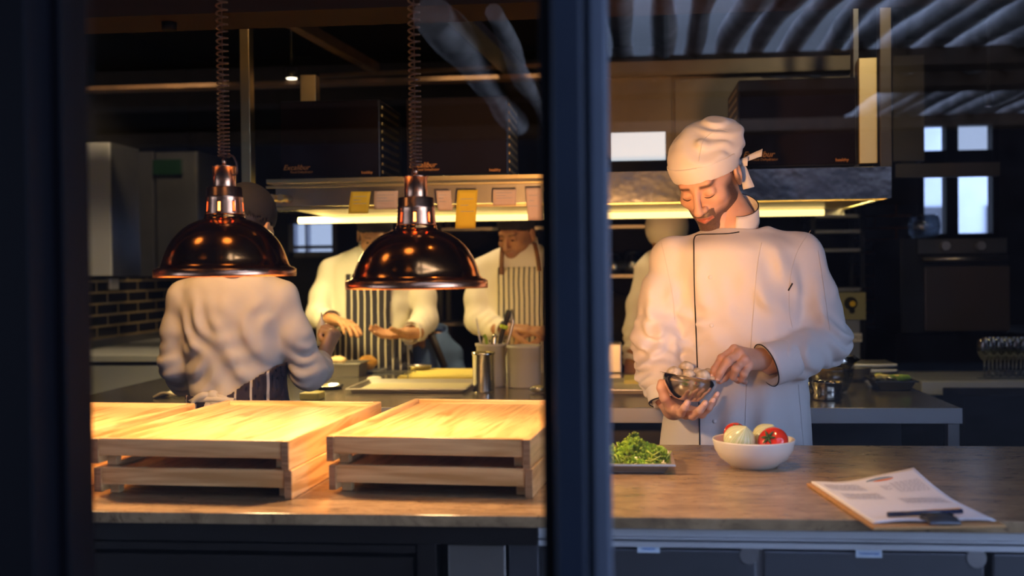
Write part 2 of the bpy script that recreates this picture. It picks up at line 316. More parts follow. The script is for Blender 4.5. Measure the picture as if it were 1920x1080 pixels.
class MB:
    """collects shapes and links them as one mesh object"""
    def __init__(s): s.v = []; s.f = []; s.sm = []
    def add(s, vs, fs, smooth=False):
        o = len(s.v); s.v += [tuple(map(float, x)) for x in vs]; s.f += [tuple(i+o for i in f) for f in fs]; s.sm += [smooth]*len(fs); return s
    def box(s, lo, hi, R=None, c=None):
        x0, y0, z0 = lo; x1, y1, z1 = hi
        vs = [(x0,y0,z0),(x1,y0,z0),(x1,y1,z0),(x0,y1,z0),(x0,y0,z1),(x1,y0,z1),(x1,y1,z1),(x0,y1,z1)]
        if R is not None: vs = [tuple(R @ Vector(p) + Vector(c)) for p in vs]
        return s.add(vs, [(0,3,2,1),(4,5,6,7),(0,1,5,4),(1,2,6,5),(2,3,7,6),(3,0,4,7)])
    def cyl(s, a, b, r0, r1=None, seg=24, caps=True):
        a = Vector(a); b = Vector(b); r1 = r0 if r1 is None else r1
        d = (b-a).normalized(); u = d.orthogonal().normalized(); w_ = d.cross(u)
        vs = []
        for p, r in ((a, r0), (b, r1)):
            for i in range(seg):
                t = 2*PI*i/seg; vs.append(p + u*(math.cos(t)*r) + w_*(math.sin(t)*r))
        o = len(s.v)
        s.add(vs, [(i, (i+1) % seg, seg+(i+1) % seg, seg+i) for i in range(seg)], True)
        if caps:
            s.f += [tuple(o+i for i in reversed(range(seg))), tuple(o+seg+i for i in range(seg))]; s.sm += [False, False]
        return s
    def lathe(s, prof, c=(0, 0, 0), seg=48, R=None, skip=None, sx=1, sy=1):
        vs = []; n = len(prof)
        for (r, z) in prof:
            for i in range(seg):
                t = 2*PI*i/seg; p = Vector((r*math.cos(t)*sx, r*math.sin(t)*sy, z))
                if R is not None: p = R @ p
                vs.append(p + Vector(c))
        fs = []
        for j in range(n-1):
            for i in range(seg):
                if skip and skip(j, i): continue
                fs.append((j*seg+i, j*seg+(i+1) % seg, (j+1)*seg+(i+1) % seg, (j+1)*seg+i))
        return s.add(vs, fs, True)
    def tube(s, pts, r, seg=8, closed=False):
        pts = [Vector(p) for p in pts]; n = len(pts); rs = r if hasattr(r, '__len__') else [r]*n
        ring = []; prev = None; vs = []
        for i, p in enumerate(pts):
            if closed: d = pts[(i+1) % n]-pts[i-1]
            else: d = pts[min(i+1, n-1)]-pts[max(i-1, 0)]
            d = d.normalized() if d.length > 1e-9 else Vector((0, 0, 1))
            u = d.orthogonal().normalized() if prev is None else (prev - d*prev.dot(d)).normalized()
            prev = u; w_ = d.cross(u)
            for k in range(seg):
                t = 2*PI*k/seg; vs.append(p + (u*math.cos(t) + w_*math.sin(t))*rs[i])
        fs = []
        for i in range(n if closed else n-1):
            j = (i+1) % n
            fs += [(i*seg+k, i*seg+(k+1) % seg, j*seg+(k+1) % seg, j*seg+k) for k in range(seg)]
        s.add(vs, fs, True)
        if not closed:
            o = len(s.v)-len(vs); s.f += [tuple(o+i for i in reversed(range(seg))), tuple(o+(n-1)*seg+i for i in range(seg))]; s.sm += [False]*2
        return s
    def ball(s, c, r, seg=24, rings=14, sc=(1, 1, 1), R=None, wob=0):
        prof = []; vs = []
        for j in range(rings+1):
            a = PI*j/rings
            for i in range(seg):
                t = 2*PI*i/seg; rr = r*(1 + wob*math.sin(3*t+j)*math.sin(a))
                p = Vector((rr*math.sin(a)*math.cos(t)*sc[0], rr*math.sin(a)*math.sin(t)*sc[1], -rr*math.cos(a)*sc[2]))
                if R is not None: p = R @ p
                vs.append(p + Vector(c))
        return s.add(vs, [(j*seg+i, j*seg+(i+1) % seg, (j+1)*seg+(i+1) % seg, (j+1)*seg+i) for j in range(rings) for i in range(seg)], True)
    def grid(s, fn, nu, nv, smooth=True):
        vs = [fn(i/nu, j/nv) for j in range(nv+1) for i in range(nu+1)]
        return s.add(vs, [(j*(nu+1)+i, j*(nu+1)+i+1, (j+1)*(nu+1)+i+1, (j+1)*(nu+1)+i) for j in range(nv) for i in range(nu)], smooth)
    def build(s, name, m, parent=None, bevel=0, local=False, solid=0, sub=0):
        o = add_mesh_obj(name, s.v, s.f, m, parent, False, local)
        o.data.polygons.foreach_set('use_smooth', s.sm)
        bm = bmesh.new(); bm.from_mesh(o.data); bmesh.ops.remove_doubles(bm, verts=bm.verts, dist=1e-6)
        if not solid: bmesh.ops.recalc_face_normals(bm, faces=bm.faces)
        bm.to_mesh(o.data); bm.free()
        if solid:
            q = o.modifiers.new('solid', 'SOLIDIFY'); q.thickness = solid; q.offset = 0
        if bevel:
            q = o.modifiers.new('bevel', 'BEVEL'); q.width = bevel; q.segments = 2; q.limit_method = 'ANGLE'; q.angle_limit = .7; q.harden_normals = False
        if sub:
            q = o.modifiers.new('sub', 'SUBSURF'); q.levels = sub; q.render_levels = sub
        return o
def kids(o): return [c for c in COL.objects if c.parent == o]
def dup(o, loc=None, label=None, group=None, parent=None, rz=None):
    c = o.copy(); COL.objects.link(c)
    if parent is not None: c.parent = parent
    if loc is not None: c.location = tuple(float(x) for x in loc)
    if rz is not None: c.rotation_euler = (c.rotation_euler[0], c.rotation_euler[1], rz)
    if label: c['label'] = label
    if group: c['group'] = group
    for k in kids(o): dup(k, parent=c)
    return c
def text(name, s, loc, size, m, parent, rot=(PI/2, 0, 0), shear=0, local=False, align='CENTER', sx=1):
    cu = bpy.data.curves.new(name, 'FONT'); cu.body = s; cu.size = size; cu.shear = shear; cu.extrude = .0003; cu.align_x = align; cu.align_y = 'CENTER'
    t = bpy.data.objects.new('tmp', cu); me = bpy.data.meshes.new_from_object(t)
    bpy.data.objects.remove(t)
    me.materials.clear(); me.materials.append(m); me.name = name
    o = bpy.data.objects.new(name, me); COL.objects.link(o); o.parent = parent
    l = Vector(tuple(float(x) for x in loc)); o.location = l if (local or parent is None) else l - root_loc(parent)
    o.rotation_euler = rot; o.scale = (sx, 1, 1)
    return o
def structure(o): return tag(o, kind='structure')

# ------------------------------------------------------------------ implicit-surface modeller for bodies and cloth
class Field:
    def __init__(s, lo, hi, h):
        s.lo = np.array(lo, float); s.h = h; s.n = np.ceil((np.array(hi)-s.lo)/h).astype(int)+1
        s.ax = [(s.lo[i] + h*np.arange(s.n[i])).astype(np.float32) for i in range(3)]
        s.D = np.full(s.n, .5, np.float32); s.R = np.eye(3); s.o = np.zeros(3); s.s = 1.0
    def frame(s, R=None, o=None, sc=1.0):
        s.R = np.eye(3) if R is None else np.array(R); s.o = np.zeros(3) if o is None else np.array(o, float); s.s = sc
    def W(s, p): return s.R @ (np.array(p, float)*s.s) + s.o
    def sub(s, lo, hi):
        a = np.clip(np.floor((np.array(lo)-s.lo)/s.h).astype(int), 0, s.n); b = np.clip(np.ceil((np.array(hi)-s.lo)/s.h).astype(int)+1, 0, s.n)
        if (b <= a).any(): return None
        sl = tuple(slice(a[i], b[i]) for i in range(3))
        X = s.ax[0][sl[0]][:, None, None]; Y = s.ax[1][sl[1]][None, :, None]; Z = s.ax[2][sl[2]][None, None, :]
        return sl, X, Y, Z
    def comb(s, sl, d, k, mode):
        a = s.D[sl]
        if mode == 'u':
            r = np.minimum(a, d)
            if k > 0: h_ = np.maximum(k-np.abs(a-d), 0)/k; r = r - h_*h_*k*.25
        elif mode == 's':
            r = np.maximum(a, -d)
            if k > 0: h_ = np.maximum(k-np.abs(a+d), 0)/k; r = r + h_*h_*k*.25
        else:
            r = np.maximum(a, d)
        s.D[sl] = r
    def cap(s, a, b, ra, rb=None, k=.01, mode='u'):
        rb = ra if rb is None else rb
        a = s.W(a); b = s.W(b); ra *= s.s; rb *= s.s; R_ = max(ra, rb)+k+3*s.h
        g = s.sub(np.minimum(a, b)-R_, np.maximum(a, b)+R_)
        if g is None: return
        sl, X, Y, Z = g; ab = b-a; L = max(float(ab@ab), 1e-9)
        t = np.clip(((X-a[0])*ab[0]+(Y-a[1])*ab[1]+(Z-a[2])*ab[2])/L, 0, 1)
        d = np.sqrt((X-a[0]-t*ab[0])**2+(Y-a[1]-t*ab[1])**2+(Z-a[2]-t*ab[2])**2)-(ra+(rb-ra)*t)
        s.comb(sl, d, k, mode)
    def chain(s, pts, rs, k=.01, mode='u'):
        for i in range(len(pts)-1): s.cap(pts[i], pts[i+1], rs[i], rs[i+1], k, mode)
    def ell(s, c, r, R=None, k=.01, mode='u'):
        c = s.W(c); r = np.array(r, float)*s.s; Rm_ = s.R @ (np.eye(3) if R is None else np.array(R)); m_ = max(r)+k+3*s.h
        g = s.sub(c-m_, c+m_)
        if g is None: return
        sl, X, Y, Z = g; dx, dy, dz = X-c[0], Y-c[1], Z-c[2]
        q = [Rm_[0, i]*dx+Rm_[1, i]*dy+Rm_[2, i]*dz for i in range(3)]
        k0 = np.sqrt(sum((q[i]/r[i])**2 for i in range(3))); k1 = np.sqrt(sum((q[i]/r[i]**2)**2 for i in range(3)))+1e-6
        s.comb(sl, k0*(k0-1)/k1, k, mode)
    def loft(s, secs, k=.02, mode='u', rot=0, p=2.3, grow=0.0, zlo=None, zhi=None, cut=None):
        A = np.array(sorted(secs, key=lambda q: q[2]), float); z = A[:, 2]
        zl = z[0] if zlo is None else zlo; zh = z[-1] if zhi is None else zhi
        m_ = A[:, 3:5].max()+k+.05+grow; c0 = A[:, :2].mean(0)
        g = s.sub((A[:, 0].min()-m_, A[:, 1].min()-m_, zl-k-.01), (A[:, 0].max()+m_, A[:, 1].max()+m_, zh+k+.01))
        if g is None: return
        sl, X, Y, Z = g; zz = s.ax[2][sl[2]]
        def itp(j):
            y = np.interp(zz, z, A[:, j]); kx = max(1, int(.02/s.h)); ker = np.ones(2*kx+1)/(2*kx+1)
            return np.convolve(np.pad(y, kx, mode='edge'), ker, 'valid')[None, None, :]
        cx, cy, rx, ry = itp(0), itp(1), itp(3)+grow, itp(4)+grow; c_, s_ = math.cos(rot), math.sin(rot)
        dx, dy = X-cx, Y-cy; u = c_*dx+s_*dy; v = -s_*dx+c_*dy
        q = (np.abs(u/rx)**p+np.abs(v/ry)**p)**(1/p); d = (q-1)*np.minimum(rx, ry)
        d = np.maximum(d, np.maximum(Z-zh, zl-Z))
        if cut is not None: d = np.maximum(d, cut(u, v, Z+0*d))
        s.comb(sl, d.astype(np.float32), k, mode)
    def plane(s, pt, n, lo=None, hi=None, mode='i'):
        """keep the side where (p-pt).n < 0"""
        pt = s.W(pt); n = s.R @ (np.array(n, float)/np.linalg.norm(n))
        g = s.sub(s.lo if lo is None else lo, s.lo+s.h*s.n if hi is None else hi); sl, X, Y, Z = g
        d = (X-pt[0])*n[0]+(Y-pt[1])*n[1]+(Z-pt[2])*n[2]; s.comb(sl, d.astype(np.float32), 0, mode)
    def fold(s, c, R_, dirv, wl_, amp, warp=1.5, ph=0.0):
        c = s.W(c); dirv = s.R @ (np.array(dirv, float)/np.linalg.norm(dirv)); R_ *= s.s
        g = s.sub(c-2.2*R_, c+2.2*R_)
        if g is None: return
        sl, X, Y, Z = g; dx, dy, dz = X-c[0], Y-c[1], Z-c[2]
        o = np.cross(dirv, [.3, .5, .8]); o /= np.linalg.norm(o); o2 = np.cross(dirv, o)
        a = dx*dirv[0]+dy*dirv[1]+dz*dirv[2]; b = dx*o[0]+dy*o[1]+dz*o[2]; e = dx*o2[0]+dy*o2[1]+dz*o2[2]
        w_ = np.sin(a*2*PI/wl_+ph+warp*np.sin(b*2*PI/(wl_*3.1)+1)+warp*np.sin(e*2*PI/(wl_*2.7)))
        w_ = np.sign(w_)*np.abs(w_)**1.0*(.6+.4*np.sin(b*2*PI/(wl_*4)+e*30))
        s.D[sl] += (amp*w_*np.exp(-(dx*dx+dy*dy+dz*dz)/(R_*R_))).astype(np.float32)
    def mesh(s):
        D = s.D; nx, ny, nz = D.shape; S = D < 0
        c = np.zeros((nx-1, ny-1, nz-1), np.int8)
        for i in (0, 1):
            for j in (0, 1):
                for k in (0, 1): c += S[i:nx-1+i, j:ny-1+j, k:nz-1+k]
        act = np.argwhere((c > 0) & (c < 8)); idx = np.full(c.shape, -1, np.int64); idx[tuple(act.T)] = np.arange(len(act))
        offs = np.array([(i, j, k) for i in (0, 1) for j in (0, 1) for k in (0, 1)])
        V = np.stack([D[act[:, 0]+o[0], act[:, 1]+o[1], act[:, 2]+o[2]] for o in offs], 1)
        P = np.zeros((len(act), 3)); N = np.zeros(len(act))
        for a in range(8):
            for b in range(a+1, 8):
                if np.abs(offs[a]-offs[b]).sum() != 1: continue
                va, vb = V[:, a], V[:, b]; m_ = (va < 0) != (vb < 0); t = np.where(m_, va/np.where(m_, va-vb, 1), 0)
                P += np.where(m_[:, None], offs[a]+t[:, None]*(offs[b]-offs[a]), 0); N += m_
        P = (act + P/N[:, None])*s.h + s.lo
        F_ = []
        for ax in range(3):
            sl0 = [slice(None)]*3; sl1 = [slice(None)]*3; sl0[ax] = slice(0, -1); sl1[ax] = slice(1, None)
            A, B = S[tuple(sl0)], S[tuple(sl1)]; e = np.argwhere(A != B)
            o1, o2 = [(1, 2), (2, 0), (0, 1)][ax]
            ok = (e[:, o1] > 0) & (e[:, o2] > 0) & (e[:, o1] < D.shape[o1]-1) & (e[:, o2] < D.shape[o2]-1); e = e[ok]
            q = []
            for (p_, r_) in ((-1, -1), (0, -1), (0, 0), (-1, 0)):
                t = e.copy(); t[:, o1] += p_; t[:, o2] += r_; q.append(idx[tuple(t.T)])
            q = np.stack(q, 1); fl = ~A[tuple(e.T)]; q[fl] = q[fl][:, ::-1]; F_.append(q)
        F_ = np.concatenate(F_) if F_ else np.zeros((0, 4), int); F_ = F_[(F_ >= 0).all(1)]
        return P, F_

def rot_mat(yaw, pitch, roll):
    y, p, r = map(math.radians, (yaw, pitch, roll)); cy, sy, cp, sp, cr, sr = math.cos(y), math.sin(y), math.cos(p), math.sin(p), math.cos(r), math.sin(r)
    return np.array([[cr, 0, sr], [0, 1, 0], [-sr, 0, cr]]) @ np.array([[cy, -sy, 0], [sy, cy, 0], [0, 0, 1]]) @ np.array([[1, 0, 0], [0, cp, -sp], [0, sp, cp]])

def head_shape(F):
    """canonical head, looking along -y, origin at the middle of the skull at eye height; F.frame is set by the caller"""
    F.ell((0, .018, .040), (.075, .095, .082), k=.01)
    F.ell((0, -.030, -.030), (.060, .066, .086), k=.035)
    for s in (-1, 1):
        F.ell((s*.044, -.004, -.062), (.018, .036, .032), k=.03)
        F.ell((s*.041, -.066, -.026), (.020, .020, .015), k=.022)
        F.cap((s*.046, -.015, -.075), (s*.016, -.076, -.108), .014, .014, k=.025)
    F.ell((0, -.078, -.104), (.022, .019, .016), k=.022)
    F.cap((-.032, -.084, .024), (.032, -.084, .024), .011, k=.02)
    F.ell((0, -.079, -.066), (.030, .026, .028), k=.02)
    for s in (-1, 1):
        F.ell((s*.031, -.108, .000), (.018, .015, .013), k=.014, mode='s')
        F.ell((s*.031, -.0815, -.002), (.0150, .0135, .0115), k=.006)
        
    F.cap((0, -.094, .014), (0, -.1225, -.033), .0070, .0105, k=.012)
    F.ell((0, -.123, -.037), (.0120, .0105, .0095), k=.007)
    for s in (-1, 1):
        F.ell((s*.0125, -.108, -.038), (.0085, .0115, .0080), k=.006)
        F.ell((s*.0065, -.114, -.0455), (.0034, .0055, .0030), k=.002, mode='s')
    F.cap((0, -.103, -.046), (0, -.104, -.056), .004, k=.008)
    F.chain([(-.023, -.089, -.0655), (-.010, -.1005, -.0625), (0, -.102, -.0640), (.010, -.1005, -.0625), (.023, -.089, -.0655)], [.0025, .0050, .0048, .0050, .0025], k=.006)
    F.chain([(-.020, -.090, -.0700), (0, -.1005, -.0745), (.020, -.090, -.0700)], [.003, .0066, .003], k=.006)
    F.chain([(-.024, -.0945, -.0672), (0, -.1085, -.0685), (.024, -.0945, -.0672)], [.0010, .0016, .0010], k=.003, mode='s')
    for s in (-1, 1):
        er = rot_mat(0, -14, 0)
        F.ell((s*.0795, .012, -.012), (.0085, .019, .031), R=er, k=.006)
        F.ell((s*.088, .010, -.008), (.0070, .0110, .0190), R=er, k=.004, mode='s')
        F.ell((s*.0820, .003, -.014), (.0040, .0050, .0070), k=.003)
    F.cap((0, .028, -.05), (0, .040, -.14), .054, .056, k=.03)

def head_masks(P, R, o, sc, beard=1.0):
    q = (P-o) @ R / sc; x, y, z = q.T; sm = lambda e0, e1, t: np.clip((t-e0)/(e1-e0), 0, 1)
    face = sm(.03, -.03, y)
    up = -.060-.05*np.abs(x); lw = -.0805+.35*np.abs(x)
    lips = sm(.0, .003, up-z)*sm(.0, .003, z-lw)*(np.abs(x) < .024)*(y < -.085)
    inhead = (z > -.135) & (np.abs(x) < .1)
    jaw = sm(-.050, -.068, z+.0*y)*sm(.012, -.02, y) + sm(.004, -.02, z)*sm(.046, .058, np.abs(x))*sm(-.062, -.035, y)*sm(.01, -.008, y)
    must = ((z < -.044) & (z > -.064) & (y < -.08) & (np.abs(x) < .030))*1.0
    stub = np.clip(jaw+must, 0, 1)*(1-lips)*inhead*sm(-.14, -.122, z)
    brow = np.exp(-((z-.0195-.06*np.abs(x))/.0050)**4)*sm(.010, .016, np.abs(x))*sm(.054, .042, np.abs(x))*(y < -.05)
    return lips*inhead, np.clip(stub*beard+.95*brow*inhead, 0, 1)

def hand_from_joints(F, wrist, fingers, thumb, sc=1.0):
    wr = np.array(wrist, float); mc = [np.array(f[0], float) for f in fingers]
    for i, m_ in enumerate(mc):
        F.cap(wr+(m_-mc[1])*.35, m_, .0155*sc, .0105*sc, k=.016*sc)
    for i, f in enumerate(fingers):
        r = [.0100, .0105, .0098, .0086][i]*sc
        F.chain(f, [r*1.05, r*.98, r*.86, r*.76], k=.0035*sc)
        F.ell(f[0], (r*1.12,)*3, k=.006*sc); F.ell(f[1], (r*1.04,)*3, k=.004*sc)
    F.cap(wr*.75+np.array(thumb[0])*.25, thumb[0], .017*sc, .0150*sc, k=.015*sc)
    F.chain(thumb, [.0145*sc, .0120*sc, .0110*sc, .0095*sc][:len(thumb)], k=.005*sc)

def gen_fingers(wrist, d, n, side, curl=(25, 30, 20), sc=1.0, spread=.06, thumb_dir=None):
    """d fingers direction, n palm normal, side=direction of the thumb side"""
    w_ = np.array(wrist, float); d = np.array(d, float); d /= np.linalg.norm(d); n = np.array(n, float); n -= d*(n@d); n /= np.linalg.norm(n)
    s = np.array(side, float); s -= d*(s@d)+n*(s@n); s /= np.linalg.norm(s)
    out = []
    for i, (off, L0, ls) in enumerate([(.028, .088, (.040, .024, .020)), (.009, .092, (.044, .028, .021)), (-.010, .087, (.040, .026, .021)), (-.027, .078, (.032, .019, .018))]):
        p = w_+d*L0*sc+s*off*sc; pts = [p]; a = 0
        dd = d+s*spread*(1.5-i)
        for j in range(3):
            a += math.radians(curl[j]*(1+.12*i)); v = dd*math.cos(a)+n*math.sin(a); v /= np.linalg.norm(v); p = p+v*ls[j]*sc; pts.append(p)
        out.append(pts)
    tb = w_+d*.028*sc+s*.026*sc+n*.008*sc; td = d*.72+s*.42+n*.45 if thumb_dir is None else np.array(thumb_dir, float); td /= np.linalg.norm(td)
    t2 = tb+td*.040*sc; td2 = td+d*.2-s*.15; td2 /= np.linalg.norm(td2)
    return out, [tb, t2, t2+td2*.030*sc, t2+td2*.052*sc]

def join_parts(lst):
    V = []; Fc = []; o = 0
    for P, Q in lst: V.append(P); Fc.append(Q+o); o += len(P)
    return np.concatenate(V), np.concatenate(Fc)
def ribbon(pts, width, up, name, m, parent, thick=.0012):
    pts = [Vector(tuple(map(float, p))) for p in pts]; up = Vector(up).normalized(); mb = MB(); n = len(pts); vs = []
    ws = width if hasattr(width, '__len__') else [width]*n
    for p, w_ in zip(pts, ws): vs += [p-up*w_/2, p+up*w_/2]
    mb.add(vs, [(2*i, 2*i+1, 2*i+3, 2*i+2) for i in range(n-1)], True)
    return mb.build(name, m, parent, solid=thick)
def smooth_path(pts, n=40):
    P = np.array(pts, float); t = np.linspace(0, len(P)-1, n); out = []
    for x in t:
        i = min(int(x), len(P)-2); f = x-i; p0, p1, p2, p3 = P[max(i-1, 0)], P[i], P[i+1], P[min(i+2, len(P)-1)]
        out.append(.5*((2*p1)+(-p0+p2)*f+(2*p0-5*p1+4*p2-p3)*f*f+(-p0+3*p1-3*p2+p3)*f**3))
    return out
# ================================================================== THE SETTING
GZ = .92; TBZ = .90
x_j = PY(130, 540, 1.15)[0]; x_m0 = PY(1013, 540, 1.13)[0]; x_m1 = PY(1143, 540, 1.13)[0]
def sbox(name, lo, hi, m, bevel=0): return structure(MB().box(lo, hi).build(name, m, bevel=bevel))
sbox('floor', (-3.0, 1.0, -.05), (3.4, 7.4, 0), M['floor'])
sbox('ceiling', (-3.0, 1.0, 2.75), (3.4, 7.4, 2.85), M['ceiling'])
sbox('wall_right', (3.2, 1.0, 0), (3.4, 7.4, 2.75), M['blackwall'])
sbox('wall_left', (-3.07, 1.0, 0), (-2.87, 7.4, 2.75), M['blackwall'])
sbox('trim_1', (-2.87, 4.6, .98), (-2.862, 7.2, 1.32), M['tile_left'])
sbox('trim_2', (-2.87, 4.6, .945), (-2.835, 7.2, .985), M['steel_dull'])
# back wall with two openings
wins = [(PY(1722, 300, 7.2)[0], PY(1872, 300, 7.2)[0], PY(1800, 448, 7.2)[2], PY(1800, 224, 7.2)[2]),
        (PY(541, 440, 7.2)[0], PY(632, 440, 7.2)[0], PY(590, 482, 7.2)[2], PY(590, 409, 7.2)[2])]
bw = MB(); (ax, bx, az, bz), (cx_, dx_, cz_, dz_) = wins
bw.box((-3.0, 7.2, 0), (cx_, 7.4, 2.75)).box((cx_, 7.2, 0), (dx_, 7.4, cz_)).box((cx_, 7.2, dz_), (dx_, 7.4, 2.75))
bw.box((dx_, 7.2, 0), (ax, 7.4, 2.75)).box((ax, 7.2, 0), (bx, 7.4, az)).box((ax, 7.2, bz), (bx, 7.4, 2.75)).box((bx, 7.2, 0), (3.4, 7.4, 2.75))
structure(bw.build('wall_back', M['blackwall']))
p0 = PY(1600, 620, 7.19); p1 = PY(1722, 395, 7.19)
sbox('trim_3', (p0[0], 7.185, .6), (p1[0], 7.2, 1.72), M['tile_back'])
def window_frame(n, x0, x1, z0, z1, vx, hz, m):
    t = empty('window_%d' % n, ((x0+x1)/2, 7.25, z0)); structure(t)
    f = MB(); w_ = .035
    f.box((x0, 7.2, z0), (x0+w_, 7.3, z1)).box((x1-w_, 7.2, z0), (x1, 7.3, z1)).box((x0, 7.2, z0), (x1, 7.3, z0+w_)).box((x0, 7.2, z1-w_), (x1, 7.3, z1))
    for (a, b) in vx: f.box((a, 7.2, z0), (b, 7.3, z1))
    for (a, b) in hz: f.box((x0, 7.21, a), (x1, 7.29, b))
    f.build('window_frame', m, t)
    MB().box((x0, 7.25, z0), (x1, 7.254, z1)).build('pane', M['window_glass'], t)
window_frame(3, ax, bx, az, bz, [(PY(1774, 300, 7.2)[0], PY(1797, 300, 7.2)[0])], [(PY(1800, 309, 7.2)[2], PY(1800, 281, 7.2)[2])], M['black_frame'])  # window built in place of panes mirrored in the front glass
window_frame(4, cx_, dx_, cz_, dz_, [(PY(572, 440, 7.2)[0], PY(575, 440, 7.2)[0])], [(PY(590, 466, 7.2)[2], PY(590, 460, 7.2)[2])], M['steel_dark'])
# facade of the kitchen and the big window's metal frame
sbox('wall_front', (-4.5, 1.08, -.2), (-3.0, 1.24, 3.4), M['black_matte'])
sbox('window_5', (-3.0, 1.165, .3), (x_j-.16, 1.169, 2.5), M['window_glass'])
sbox('trim_6', (-1.95, 1.10, .3), (-1.85, 1.22, 2.5), M['black_frame'])
sbox('wall_front_top', (-3.0, 1.08, 2.5), (3.6, 1.24, 3.4), M['black_matte'])
sbox('wall_front_base', (-3.0, 1.08, -.2), (3.6, 1.24, .30), M['black_matte'])
f = MB(); f.box((x_j-.17, 1.09, .3), (x_j-.012, 1.22, 2.5)).box((x_j-.02, 1.14, .3), (x_j, 1.20, 2.5)); structure(f.build('trim_4', M['black_frame'], bevel=.002))
xs = [PY(u, 540, 1.13)[0] for u in (1013, 1040, 1100, 1108, 1143)]
t = empty('window_frame_post', (sum(xs)/5, 1.16, .3)); structure(t)
MB().box((xs[0], 1.14, .3), (xs[1]+.004, 1.20, 2.5)).build('side_bead', M['black_frame'], t, bevel=.002)
MB().box((xs[1], 1.10, .3), (xs[2], 1.22, 2.5)).build('post', M['navy_frame'], t, bevel=.004)
MB().box((xs[2]-.002, 1.13, .3), (xs[3]+.002, 1.2, 2.5)).build('groove', M['black_frame'], t)
MB().box((xs[3], 1.115, .3), (xs[4], 1.21, 2.5)).build('outer_bead', M['slate_frame'], t, bevel=.003)
sbox('trim_5', (3.0, 1.10, .3), (3.14, 1.22, 2.5), M['navy_frame'])
sbox('window_1', (x_j-.005, 1.165, .3), (xs[0]+.01, 1.169, 2.5), M['window_glass'])
sbox('window_2', (xs[4]-.01, 1.165, .3), (3.05, 1.169, 2.5), M['window_glass'])

# ------------------------------------------------------------------ the street side, mirrored faintly in the window
sbox('floor_outside', (-9, -16, -.08), (9, 1.08, -.03), M['asphalt'])
def log_obj(i, x, y0, y1, z, r):
    n = 26; pts = []; rs = []; a = RNG.uniform(0, 6); b = RNG.uniform(.6, 1.5)
    for k in range(n):
        t_ = k/(n-1); y = y0+(y1-y0)*t_
        pts.append((x+.018*math.sin(a+b*y*1.7)+.01*math.sin(3*y+a), y, z+.012*math.sin(2*y+a))); rs.append(r*(1+.16*math.sin(1.9*y+2*a)+.08*math.sin(5*y+a)))
    return MB().tube(pts, rs, 10).build('pergola_pole', M['bark'])
PX = [PY(890, 50, 6.2)[0], PY(985, 60, 6.6)[0]]
for i, x in enumerate(PX):
    o = log_obj(i, x, -2.5, -6.2, 2.46, (.085, .05)[i]); tag(o, ['thick pale timber pole slanting beside the window post, mirrored in the left pane', 'thinner pale timber pole mirrored closest to the window post'][i], 'pole')
for i in range(5, 24):
    x = -1.02+i*.205+RNG.uniform(-.012, .012)
    o = log_obj(i, x, .6, -8.2 if x > 1.95 else -5.45, 2.66, .066+RNG.uniform(-.006, .008))
    tag(o, 'weathered timber pole of the pergola roof, faintly mirrored in the window', 'pole', 'parallel roof poles of the pergola outside')
o = MB().box((-5.5, -8.6, 2.62), (-.10, 1.0, 2.70)).build('added_canopy', M['black_matte']); tag(o, 'dark solid canopy beside the pergola, outside on the left', 'roof')  # added to block sky reflections in the left pane
for k, y in enumerate((-1.6, -4.5, -5.3, -7.5)):
    o = MB().box((-5.5, y-.13, 2.50), (4.2, y+.13, 2.60)).build('pergola_beam', M['woodbeam'])
    tag(o, ['cross beam of the pergola nearest the window', 'second cross beam of the pergola from the window', 'third cross beam of the pergola from the window', 'cross beam of the pergola farthest from the window'][k], 'beam', 'cross beams under the pergola poles')
bt = empty('opposite_building', (0, -14, -.03), 'dark building across the street, faintly mirrored in the window glass', 'building')
MB().box((-9, -14.6, -.03), (9, -14, 4.2)).build('facade', M['brick_out'], bt)
for (x0, x1, z0, z1) in ((7.2, 8.0, 2.4, 3.2),):
    q = MB().box((x0, -14.02, z0), (x1, -13.97, z1)).build('window', M['facade_pale'], bt)
nb = empty('mirrored_view_building', (4.5, 19, -3), 'pale grey building standing in for the mirrored view in the back right window', 'building')  # building added behind the back right window, for a mirrored view
MB().box((1.5, 19, -3), (9.0, 24, 2.95)).build('facade', M['facade_pale'], nb)
MB().box((3.9, 18.95, 2.9), (5.2, 23, 3.6)).build('rooftop_block', M['facade_pale'], nb)
for zz in (0.3, 1.5):
    for k in range(5):
        MB().box((2.6+k*1.1, 18.96, zz), (3.1+k*1.1, 19.0, zz+.8)).build('window', M['steel_dark'], nb)

